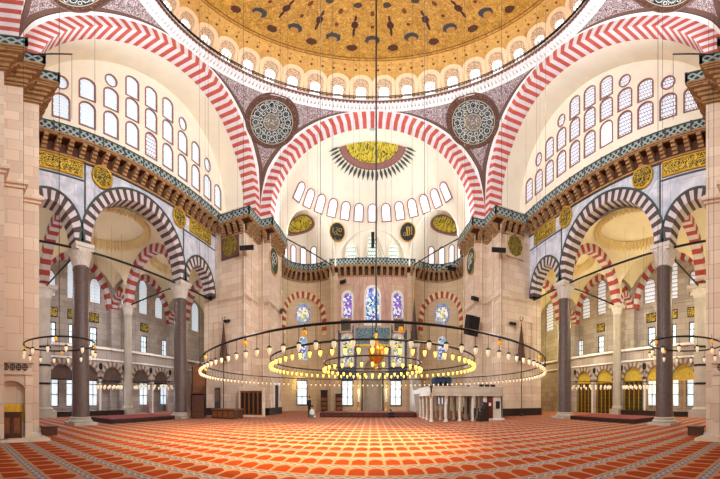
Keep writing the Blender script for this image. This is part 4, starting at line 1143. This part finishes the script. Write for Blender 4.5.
# ================================================================== FURNITURE
# fountains set against the near piers
for sx, nm in SIDES:
    t = thing('marble_fountain', 'pale marble wall fountain with arched niche against the near %s pier' % nm, 'fountain', (sx * 12.34, 2.62, 0), 0, None); t.scale = (1, 1.06, .87)
    def X(d): return -sx * d      # towards the nave
    mb = MB()
    for y0, y1 in ((-1.0, -.72), (.52, .8)): mb.box(*sorted((0, X(.45))), y0, y1, 0, 2.55)
    mb.box(*sorted((0, X(.12))), -1.0, .8, 0, 2.6); mb.build('frame', STONE, t)
    me = flat([[(-.98, 1.7), (-.75, 1.7)] + [(-.75 * cos(PI * k / 12), 1.7 + .62 * sin(PI * k / 12)) for k in range(1, 12)] + [(.75, 1.7), (.98, 1.7), (.98, 2.6), (-.98, 2.6)]], .3, 'arch_head', STONE)
    link('arch_head', me, t, frame_mat((X(.26), -.1, 0), (0, -sx, 0)))
    mb = MB(); mb.box(*sorted((0, X(.5))), -1.05, .85, 2.55, 2.68); mb.box(*sorted((0, X(.56))), -1.1, .9, 3.0, 3.14); mb.box(*sorted((0, X(.44))), -1.0, .82, 2.68, 3.0); mb.build('cornice', STONE, t)
    mb = MB()
    for k in range(6):
        y = -.9 + .28 * k
        mb.tube([(X(.46), y + .11 * cos(2 * PI * j / 10), 2.84 + .11 * sin(2 * PI * j / 10)) for j in range(10)], .025, 5, closed=True)
        mb.box(*sorted((X(.44), X(.475))), y - .015, y + .015, 2.7, 2.98); mb.box(*sorted((X(.44), X(.475))), y - .13, y + .13, 2.825, 2.855)
    mb.build('pierced_frieze', DARKV, t)
    mb = MB(); mb.box(*sorted((X(.1), X(.16))), -.72, .52, .75, 1.4); mb.build('gilt_plaque', GOLD if sx < 0 else STONE, t)
    c = thing('wooden_chest', 'small dark wooden chest with doors standing in the %s fountain niche' % nm, 'chest', (sx * 12.0, 2.55, .1))
    mb = MB(); mb.box(*sorted((X(-.15), X(.25))), -.55, .42, 0, .82); mb.box(*sorted((X(-.17), X(.28))), -.58, .45, .82, .87); mb.build('body', WOOD, c)
    for y in (-.52, -.04):
        mb = MB(); mb.box(*sorted((X(.25), X(.275))), y, y + .44, .06, .78); d = mb.build('door', WOOD, c)
        mb = MB(); mb.box(*sorted((X(.275), X(.29))), y + .08, y + .36, .16, .68); mb.build('door_panel', WOOD_M, d)
    mb = MB(); mb.box(*sorted((sx * 12.38, sx * 11.3)), 1.2, 4.2, 0, .1)
    tag(mb.build('marble_step', STONE, None), 'low pale marble step in front of the %s fountain' % nm, 'step')
    mb = MB(); mb.box(*sorted((sx * 13.38, sx * 12.95)), 4.42, 5.2, 0, .32); mb.box(*sorted((sx * 13.4, sx * 12.9)), 4.38, 5.25, .32, .36)
    tag(mb.build('shoe_box', WOOD, None), 'low dark wooden box at the corner of the near %s pier' % nm, 'box')
# arched bookcase fitted to the far left pier
t = thing('arched_bookcase', 'wooden bookcase with five arched doors in a stone surround at the far left pier', 'bookcase', (-12.45, 25.25, 0))
mb = MB(); mb.box(-1.45, 1.45, -.05, .4, 0, .15); mb.box(-1.45, -1.3, -.1, .4, .15, 2.15); mb.box(1.3, 1.45, -.1, .4, .15, 2.15); mb.box(-1.5, 1.5, -.14, .45, 2.05, 2.25); mb.build('surround', STONE, t)
dm = flat([rect_pts(.5, 1.86, 0, 0), arch_pts(.36, 1.7, 0, .08, pointed=.3)], .08, 'door', WOOD_M); dp = flat([rect_pts(.46, 1.8, 0, .02)], .04, 'door_panel', WOOD_X)
for k in range(5):
    d = link('door', dm, t); d.location = (-1.04 + .52 * k, .02, .16); link('door_panel', dp, d).location = (0, .04, 0)
# doors in the inner faces of the far piers
for sx, nm in SIDES:
    m = side_matrix(sx, 11.92, 31.4, 0)
    o = link('door_1' if sx < 0 else 'door_2', flat([rect_pts(1.7, 2.9, 0, 0), rect_pts(1.3, 2.65, 0, .02)], .16, 'door_frame', WHITE), None, m); tag(o, 'small dark door in the inner face of the far %s pier' % nm, 'door', None, 'structure')
    link('leaf', flat([rect_pts(1.32, 2.66, 0, .02)], .06, 'leaf', WOOD_X), o)
# preacher's chair beside the far left column
thing('preaching_chair', 'tall dark wooden preaching chair with steps beside the farther left porphyry column', 'chair', (-17.0, 22.1, 0), radians(35)).scale = (1.2, 1.2, 1.2)
t = bpy.data.objects['preaching_chair']
mb = MB()
for x in (-.6, .6):
    for y in (-.6, .6): mb.box(x - .06, x + .06, y - .06, y + .06, 0, 1.55 if y < 0 else 3.3)
mb.build('legs', WOOD_X, t)
mb = MB(); mb.box(-.66, .66, -.66, .66, 1.5, 1.6); mb.build('seat', WOOD, t)
mb = MB(); mb.add([(-.62, .62, 1.6), (.62, .62, 1.6), (.62, .62, 2.9)] + [(.62 * cos(PI * k / 8), .62, 2.9 + .62 * sin(PI * k / 8)) for k in range(1, 8)] + [(-.62, .62, 2.9)], [tuple(range(11))]); mb.box(-.62, .62, .55, .62, 1.6, 2.9); mb.build('backrest', WOOD_M, t)
for x in (-.62, .62):
    mb = MB(); mb.box(x - .04, x + .04, -.6, .6, 1.6, 2.1); mb.build('armrest', WOOD, t)
mb = MB()
for x in (-.6, .6): mb.box(x - .03, x + .03, -.58, .58, .1, 1.48)
mb.box(-.58, .58, .5, .6, .1, 1.48); mb.build('side_panel', WOOD_X, t)
for k in range(5):
    mb = MB(); mb.box(-.5, .5, -.7 - .22 * (5 - k), -.5 - .22 * (5 - k) + .1, .28 * k, .28 * k + .28); mb.build('stair_tread', WOOD, t)
t = thing('wooden_platform', 'low reddish wooden platform in front of the far left pier', 'platform', (-13.7, 22.6, 0))
mb = MB(); mb.box(-1.35, 1.15, -.9, 1.0, 0, .62); mb.build('frame', WOOD, t)
mb = MB(); mb.box(-1.42, 1.22, -.97, 1.05, .62, .7); mb.build('top', WOOD_M, t)
for k in range(4): mb = MB(); mb.box(-1.25 + .62 * k, -.75 + .62 * k, -.93, -.89, .1, .54); mb.build('front_panel', WOOD_M, t)
c = thing('folding_screen', 'yellowish low wooden screen standing behind the preaching chair', 'screen', (-15.9, 24.0, 0), radians(-25))
mb = MB(); mb.box(-.55, .55, -.04, .04, .1, 2.3); mb.build('frame', WOOD_X, c)
mb = MB(); mb.box(-.45, .45, -.06, -.03, 1.2, 2.1); mb.build('panel', WOOD_M, c)

# muezzin's platform
t = thing('muezzin_platform', 'long marble platform on slender pillars in front of the far right pier', 'platform', (4.85, 21.6, 0))
mb = MB(); mb.box(-.15, 6.8, -.15, 5.3, 1.6, 1.72); mb.box(0, 6.7, 0, 5.2, 1.72, 1.86); mb.build('deck', MARBLE_G, t)
mb = MB()
for (x0, x1, y0, y1) in ((-.05, 6.75, -.05, .07), (-.05, .07, -.05, 9.3), (-.05, 6.75, 5.1, 5.25)): mb.box(x0, x1, y0, y1, 1.8, 2.14)
mb.box(-.1, 6.8, -.1, .12, 2.12, 2.2); mb.box(-.1, .12, -.1, 5.3, 2.12, 2.2); mb.build('parapet', MARBLE_G, t)
pl = MB(); pl.lathe([(.19, 0), (.19, .1), (.13, .15), (.12, 1.42), (.18, 1.52), (.2, 1.62)], n=8); pl = pl.mesh('pillar', CAPM, False)
for x in (.05, 1.3, 2.55, 3.75, 4.9):
    for y in (.1, 1.8, 3.5, 5.1): link('pillar', pl, t).location = (x, y, 0)
mb = MB(); mb.box(4.95, 6.7, .02, .2, 0, 1.6); mb.box(6.55, 6.72, .02, 5.2, 0, 1.6); mb.build('end_wall', CAPM, t)
mb = MB(); mb.box(5.1, 5.7, -.02, .03, .1, 1.55); d = mb.build('door', plain('red_wood', rgb(96, 34, 28), .5, var=.2), t)
mb = MB(); mb.box(5.28, 5.5, -.035, -.015, .95, 1.15); mb.build('notice', WHITE, d)
mb = MB(); mb.box(6.0, 6.4, -.02, .03, .75, 1.25); mb.build('grille', BLACK, t)
mb = MB(); mb.box(4.95, 6.72, -.3, .02, 0, .12); mb.build('door_step', WHITE, t)
t = thing('wooden_steps', 'dark steep wooden steps leaning at the muezzin platform doorway', 'steps', (9.1, 20.9, 0))
for k in range(6): mb = MB(); mb.box(-.35 + .14 * k, .55, -.35, .35, .2 * k, .2 * k + .2); mb.build('stair_tread', WOOD_X, t)
# carpets and equipment on the platform
for x, z, lab in ((6.8, 0, 'dark blue rolled carpets piled on the near end of the muezzin platform'),):
    t = thing('rolled_carpet', lab, 'carpet roll', (x, 25.0, 1.87))
    mb = MB()
    for k, (px, pz) in enumerate(((-.7, .28), (-.14, .28), (.42, .28), (-.7, .83), (-.14, .83), (.42, .83))): mb.tube([(px, -.7, pz), (px, .9, pz)], .275, 12)
    mb.build('roll', plain('navy_cloth', rgb(44, 58, 84), .9, var=.2), t)
spk = 0
for x, lab in ((9.6, 'left'), (10.15, 'middle'), (10.75, 'right')):
    t = thing('metal_bowl', 'dark bowl-shaped lamp on the muezzin platform, %s of three' % lab, 'bowl', (x, 22.0, 1.86))
    mb = MB(); mb.lathe([(.12, 0), (.05, .08), (.06, .16), (.22, .4), (.24, .5), (.2, .5), (.001, .25)], n=14); mb.build('bowl', IRON, t, smooth=True)
# low carpeted dais in front of the far wall
t = thing('carpeted_dais', 'long low dark dais with red carpet top in front of the far wall', 'dais', (-.45, 29.5, 0))
mb = MB(); mb.box(-5.1, 5.1, -1.9, 1.9, 0, .34)
mb.build('frame', WOOD_X, t)
mb = MB(); mb.box(-5.08, 5.08, -1.88, 1.88, .34, .37); mb.build('carpet_top', BLUE_RUG, t)
for k in range(9): mb = MB(); mb.box(-5.0 + 1.12 * k, -4.0 + 1.12 * k, -1.94, -1.9, .06, .28); mb.build('front_panel', WOOD, t)
# pulpit right of the niche, its pointed cap
t = thing('pulpit', 'marble stair pulpit with a tall dark pointed cap right of the prayer niche', 'pulpit', (6.25, 39.3, 0))
mb = MB()
for x in (-.55, .55):
    for y in (-.5, .5): mb.tube([(x, y, 4.4), (x, y, 7.2)], .09, 8)
mb.box(-.7, .7, -.65, .65, 7.1, 7.45); mb.build('canopy', WHITE, t)
mb = MB(); mb.lathe([(.72, 7.45), (.6, 7.7), (.4, 9.2), (.16, 11.2), (.03, 12.6)], n=10); mb.build('pointed_cap', DARKV, t)
mb = MB(); mb.lathe([(.03, 12.55), (.12, 12.8), (.03, 13.0), (.08, 13.15), (.01, 13.6)], n=8); mb.build('finial', GOLD, t)
mb = MB(); mb.box(-.6, .6, -.55, .6, 0, 4.4); mb.hexa([(-.6, -5.2, 0), (.6, -5.2, 0), (.6, -.5, 0), (-.6, -.5, 0), (-.6, -5.2, .3), (.6, -5.2, .3), (.6, -.5, 4.3), (-.6, -.5, 4.3)]); mb.build('stair', MARBLE_G, t)
# slim pointed finials hung on the far piers
for sx, nm in SIDES:
    t = thing('pointed_standard', 'slim dark pointed standard with crescent tip on the far %s pier face' % nm, 'standard', (sx * 15.9, 25.25, 0))
    mb = MB(); mb.lathe([(.5, 4.6), (.46, 4.9), (.3, 6.0), (.12, 7.1), (.03, 7.8)], n=10); mb.build('cone', WOOD, t)
    mb = MB(); mb.tube([(0, 0, 0), (0, 0, 4.7)], .05, 8); mb.lathe([(.3, 0), (.2, .15), (.05, .3)], n=12); mb.build('pole', WOOD_X, t)
    mb = MB(); mb.tube([(.2 * sin(radians(a)), 0, 8.1 - .2 * cos(radians(a))) for a in range(-140, 141, 20)], .04, 6); mb.build('crescent', IRON, t)
# loudspeakers
def speaker(name, loc, size, tilt, rz, label, cat='loudspeaker', grp=None):
    t = thing(name, label, cat, loc, rz, grp)
    w, d, h = size; m = Matrix.Rotation(tilt, 4, 'X')
    mb = MB(); mb.box(-w / 2, w / 2, -d / 2, d / 2, -h / 2, h / 2); me = mb.mesh('housing', BLACK); me.transform(m); link('housing', me, t)
    mb = MB(); mb.box(-w / 2 + .04, w / 2 - .04, -d / 2 - .03, -d / 2, -h / 2 + .04, h / 2 - .04); me = mb.mesh('grille', IRON); me.transform(m); link('grille', me, t)
    mb = MB(); mb.tube([(0, d / 2 - .05, 0), (0, d / 2 + .35, .05)], .04, 6); mb.build('bracket', IRON, t)
speaker('loudspeaker', (-12.95, 25.2, 13.9), (1.5, .5, .42), radians(20), radians(20), 'long black loudspeaker high on the far left pier beside the dark square panel')
speaker('loudspeaker', (13.0, 25.2, 13.7), (1.5, .5, .42), radians(20), radians(-20), 'long black loudspeaker high on the far right pier beside the pale square panel')
speaker('loudspeaker', (-11.7, 32.6, 9.9), (1.2, .4, .3), radians(10), radians(-60), 'black loudspeaker beside the left apse niche arch')
speaker('loudspeaker', (11.1, 28.2, 7.6), (1.5, .8, 1.7), radians(15), radians(20), 'largest black box loudspeaker on the far right pier, low by the chandelier')
speaker('loudspeaker', (11.6, 28.5, 10.1), (.9, .4, .35), radians(10), radians(20), 'small black loudspeaker on the far right pier above the largest box')
speaker('loudspeaker', (11.6, 37.6, 16.1), (1.3, .4, .4), 0, 0, 'black loudspeaker hanging under the right niche gallery')
speaker('loudspeaker', (-4.5, 40.2, 14.9), (.9, .5, .45), radians(25), radians(-30), 'short black loudspeaker under the far straight gallery')
speaker('loudspeaker', (.05, 37.5, 18.9), (.45, .4, 1.9), 0, 0, 'narrow black column loudspeaker hanging above the far gallery')
speaker('loudspeaker', (-15.6, 25.5, 7.9), (.7, .3, .2), 0, 0, 'small flat black loudspeaker on the far left pier')
speaker('loudspeaker', (14.9, 25.5, 7.6), (.8, .3, .22), 0, 0, 'small flat black loudspeaker on the far right pier')
# square panels on the pier fronts and roundels on the inner faces
for sx, nm, ground in ((-1, 'left', OSCRIPT), (1, 'right', GSCRIPT)):
    o = link('pier_panel', flat([rect_pts(2.3, 2.4, 0, -1.2)], .12, 'p', BROWN if sx < 0 else STONE_WARM), None, frame_mat((sx * 15.4, 25.83, 14.85), (1, 0, 0))); tag(o, 'square script panel with dark disc on the front of the far %s pier' % nm, 'panel', 'square panels of the far piers')
    link('disc', flat([oval_pts(1.95, 2.15, 0, 0, 8)], .08, 'd', OSCRIPT), o).location = (0, -.06, 0)
    d = link('green_roundel', flat([oval_pts(2.6, 2.6, 0, 0, 32)], .12, 'd', DKGREEN), None, side_matrix(sx, 11.86, 30.4, 14.4)); tag(d, 'dark green calligraphy roundel on the inner face of the far %s pier' % nm, 'roundel', 'green roundels of the far piers')
    mb = MB(); stroke(mb, arc(0, 0, .8, 0, 250), .06); stroke(mb, [(-.5, -.4), (.5, .5)], .06); stroke(mb, arc(.1, .1, .4, 90, 330), .06); mb.build('script', WHITE, d)
    rim = MB(); rim.tube([(u, -.04, z) for u, z in oval_pts(2.65, 2.65, n=32)], .07, 6, closed=True); rim.build('rim', GOLD, d, smooth=True)
    # bracket arm with hanging wire on the near pier
    mb = MB(); mb.tube([(sx * 11.2, 3.3, 17.6), (sx * 11.8, 5.5, 19.5)], .05, 6); mb.tube([(sx * 11.8, 5.5, 19.5), (sx * 11.8, 5.5, 14)], .012, 4)
    tag(mb.build('bracket_arm', IRON, None), 'thin iron bracket arm with a hanging wire on the near %s pier gallery' % nm, 'bracket')
    # bars spanning the apse
    mb = MB(); mb.tube([(sx * 11.4, 33.0, 18.0), (sx * 6.3, 39.9, 17.0)], .07, 6); tag(mb.build('iron_tie_rod', IRON, None), 'slanting dark bar across the %s apse niche' % nm, 'bar')

# ================================================================== PEOPLE
def skin_body(pts, edges, rad, name, mat, parent):
    me = bpy.data.meshes.new(name); me.from_pydata(pts, edges, []); o = bpy.data.objects.new(name, me); COL.objects.link(o)
    md = o.modifiers.new('s', 'SKIN'); sv = me.skin_vertices[0].data
    for i, r in enumerate(rad): sv[i].radius = (r, r)
    sv[0].use_root = True
    o.modifiers.new('d', 'SUBSURF').levels = 1
    dg = bpy.context.evaluated_depsgraph_get(); m2 = bpy.data.meshes.new_from_object(o.evaluated_get(dg)); bpy.data.objects.remove(o)
    m2.materials.clear(); m2.materials.append(mat)
    for p in m2.polygons: p.use_smooth = True
    return link(name, m2, parent)
def head(parent, loc, hair=HAIR):
    mb = MB(); rows = []
    for k in range(9):
        a = PI * k / 8; r = .095 * sin(a) + .002; rows.append([(loc[0] + r * cos(b * PI / 8), loc[1] + 1.12 * r * sin(b * PI / 8) * (1 if sin(b * PI / 8) > 0 else 1.0), loc[2] + .125 * cos(a)) for b in range(16)])
    mb.grid(rows, 0, True); mb.lathe([(.001, -.03), (.018, -.02), (.008, .02)], (loc[0], loc[1] - .105, loc[2] - .01), 6); h = mb.build('head', SKIN, parent, smooth=True)
    mb = MB(); rows = [[(loc[0] + 1.08 * r * cos(b * PI / 8), loc[1] + .015 + 1.16 * r * sin(b * PI / 8), loc[2] + .02 + .125 * z) for b in range(16)] for r, z in ((.098, -.1), (.097, .3), (.075, .72), (.03, .98), (.001, 1.02))]
    mb.grid(rows, 0, True); mb.build('hair', hair, parent, smooth=True)
def stander(loc, rz, label, s=1.0):
    t = thing('person', label, 'person', loc, rz); t.scale = (s, s, s)
    P = [(0, 0, .95), (0, 0, 1.2), (0, 0, 1.42), (0, 0, 1.52), (.1, 0, .9), (.12, -.02, .5), (.12, .02, .08), (.12, -.14, .04), (-.1, 0, .9), (-.12, -.02, .5), (-.12, .02, .08), (-.12, -.14, .04),
         (.18, 0, 1.4), (.24, .02, 1.12), (.2, -.1, .9), (-.18, 0, 1.4), (-.24, .02, 1.12), (-.2, -.1, .9)]
    E = [(0, 1), (1, 2), (2, 3), (0, 4), (4, 5), (5, 6), (6, 7), (0, 8), (8, 9), (9, 10), (10, 11), (2, 12), (12, 13), (13, 14), (2, 15), (15, 16), (16, 17)]
    R = [.15, .15, .15, .06, .1, .075, .05, .04, .1, .075, .05, .04, .07, .05, .035, .07, .05, .035]
    skin_body(P, E, R, 'body', CLOTH_D, t); head(t, (0, -.02, 1.66)); return t
def sitter(loc, rz, label, mat, s=1.0, bow=0):
    t = thing('person', label, 'person', loc, rz); t.scale = (s, s, s)
    f = bow
    P = [(0, 0, .16), (0, -.04 - f * .2, .4 - f * .1), (0, -.06 - f * .42, .62 - f * .25), (0, -.07 - f * .5, .72 - f * .33), (.12, -.05, .14), (.3, -.34, .12), (.02, -.36, .07), (-.12, -.05, .14), (-.3, -.34, .12), (-.02, -.4, .07),
         (.18, -.05 - f * .42, .6 - f * .25), (.26, -.12 - f * .45, .36 - f * .1), (.16, -.3 - f * .4, .24 - f * .1), (-.18, -.05 - f * .42, .6 - f * .25), (-.26, -.12 - f * .45, .36 - f * .1), (-.16, -.3 - f * .4, .24 - f * .1)]
    E = [(0, 1), (1, 2), (2, 3), (0, 4), (4, 5), (5, 6), (0, 7), (7, 8), (8, 9), (2, 10), (10, 11), (11, 12), (2, 13), (13, 14), (14, 15)]
    R = [.16, .16, .15, .06, .1, .08, .05, .1, .08, .05, .07, .05, .035, .07, .05, .035]
    skin_body(P, E, R, 'body', mat, t); head(t, (0, -.1 - f * .6, .87 - f * .42)); return t
stander((-6.4, 26.3, 0), radians(150), 'person in dark clothes standing before the left end of the far dais', .9)
p = sitter((-5.95, 25.6, 0), radians(180), 'person in white top seated on the carpet beside the standing one', CLOTH_W, .95)
mb = MB(); mb.lathe([(.2, .1), (.24, .22), (.2, .3)], n=14); mb.build('teal_shawl', CLOTH_T, p, smooth=True)
sitter((1.85, 26.4, 0), radians(180), 'person in dark clothes bowing on the carpet before the right part of the far dais', CLOTH_D, .95, .8)
# far-wall standing bookcases
for x, h, lab in ((-7.4, 2.3, 'narrow dark bookcase against the far wall between two floor-level windows'), (-5.1, 1.9, 'dark wooden lectern cabinet at the left of the prayer niche')):
    t = thing('bookcase', lab, 'bookcase', (x, QY - .8, 0)); mb = MB(); mb.box(-.5, .5, -.25, .25, 0, h); mb.box(-.56, .56, -.3, .28, h, h + .1); mb.build('carcass', WOOD_X, t)
    for z in (.5, 1.0, 1.5): mb = MB(); mb.box(-.44, .44, -.28, -.24, z - .3, z + .05); mb.build('shelf_row', WOOD_M, t)
# ================================================================== LIGHT
def look(o, tgt):
    d = Vector(tgt) - o.location; o.rotation_euler = d.to_track_quat('-Z', 'Y').to_euler()
def spot(name, loc, tgt, power, ang, col=(.93, .96, 1), size=.6, blend=.8):
    l = bpy.data.lights.new(name, 'SPOT'); l.energy = power; l.spot_size = radians(ang); l.spot_blend = blend; l.color = col; l.shadow_soft_size = size
    o = bpy.data.objects.new(name, l); COL.objects.link(o); o.location = loc; look(o, tgt); return o
def point(name, loc, power, col=(1, .9, .75), size=.3):
    l = bpy.data.lights.new(name, 'POINT'); l.energy = power; l.color = col; l.shadow_soft_size = size
    o = bpy.data.objects.new(name, l); COL.objects.link(o); o.location = loc; return o
w = bpy.data.worlds.new('sky'); S.world = w; w.use_nodes = True
bg = w.node_tree.nodes['Background']; bg.inputs[0].default_value = (.93, .97, 1, 1); bg.inputs[1].default_value = .75
W0 = (.88, .94, 1)
def area(name, loc, tgt, sx_, sy_, power, col):
    l = bpy.data.lights.new(name, 'AREA'); l.shape = 'RECTANGLE'; l.size = sx_; l.size_y = sy_; l.energy = power; l.color = col
    o = bpy.data.objects.new(name, l); COL.objects.link(o); o.location = loc; look(o, tgt); return o
for sx, nm in SIDES:
    # added unseen fill spots at gallery height, brightening the vaults and walls
    spot('unseen_fill_spot', (sx * 12.3, 4.1, 18.9), (sx * -3, 18, 40), 14000, 110, W0)
    spot('unseen_fill_spot', (sx * 11.9, 31.2, 18.4), (sx * -3, 12, 40), 9000, 110, W0)
    spot('unseen_fill_spot', (sx * 16.4, 14, 19.2), (sx * -17, 16, 26), 17000, 120, W0)
    spot('unseen_fill_spot', (sx * 11.6, 32.6, 18.3), (sx * -5, 38, 24), 15000, 120, W0)
    spot('unseen_fill_spot', (sx * 11.2, 2.0, 19.4), (sx * -14, 24, 8), 22000, 90, W0)
    # lamps of the aisles
    for y in (4.0, 14.7, 24.0):
        point('aisle_lamp', (sx * 23.8, y, 8.2), (560 if sx < 0 else 1300), (1, .97, .93) if sx < 0 else (1, .86, .52), .5)
        point('gallery_lamp', (sx * 28.3, y + 1, 3.4), (45 if sx < 0 else 190), (1, .95, .9) if sx < 0 else (1, .74, .25))
        area('window_daylight', (sx * 29.3, y, 2.4), (sx * 10, y, 0), 8, 2.4, 260, (.8, .88, 1))
    point('aisle_lamp', (sx * 24.5, 36.0, 9.0), (500 if sx < 0 else 1300), (1, .93, .82) if sx < 0 else (1, .86, .42), .5)
area('window_daylight', (0, 40.4, 2.2), (0, 20, 0), 9, 2.6, 500, (.85, .92, 1))
for x, y, z in ((-2.1, 39.6, 2.75), (2.1, 39.6, 2.75), (-11.6, 40.6, 3.3)): point('far_wall_lamp', (x, y, z), 70, (1, .72, .16), .1)  # glow of warm lamps at the far wall
for k in range(8):
    a = 2 * PI * (k + .5) / 8
    point('chandelier_lamp', (9.6 * sin(a), YD + 9.6 * cos(a), 3.2), 150, (1, .93, .82), .35)
for k in range(5):
    a = 2 * PI * k / 5; point('chandelier_lamp', (4.5 * sin(a), YD + 4.5 * cos(a), 3.3), 220, (1, .84, .55), .3)
# warm beam of daylight from the high windows on the carpet
spot('window_beam', (16.4, 12.0, 24.0), (-3.4, 12.6, 0), 190000, 32, (1, .76, .32), .8, 1.0)

# ================================================================== CAMERA
cd = bpy.data.cameras.new('camera'); cam = bpy.data.objects.new('camera', cd); COL.objects.link(cam); S.camera = cam
KX, KY, H0, CXP = 265.0, 364.0, 399.0, 372.5
cam.location = (0, 0, EYE); cam.rotation_euler = (PI / 2, 0, 0)
cd.type = 'PANO'; cd.panorama_type = 'EQUIRECTANGULAR'
cd.longitude_min = -CXP / KX; cd.longitude_max = (720 - CXP) / KX
cd.latitude_min = -(479 - H0) / KY; cd.latitude_max = H0 / KY
cd.clip_end = 400
S.view_settings.view_transform = 'Standard'; S.view_settings.look = 'None'; S.view_settings.gamma = 1; S.view_settings.exposure = -0.45
S.cycles.use_denoising = True; S.cycles.max_bounces = 7; S.cycles.diffuse_bounces = 4; S.cycles.glossy_bounces = 2; S.cycles.sample_clamp_indirect = 6
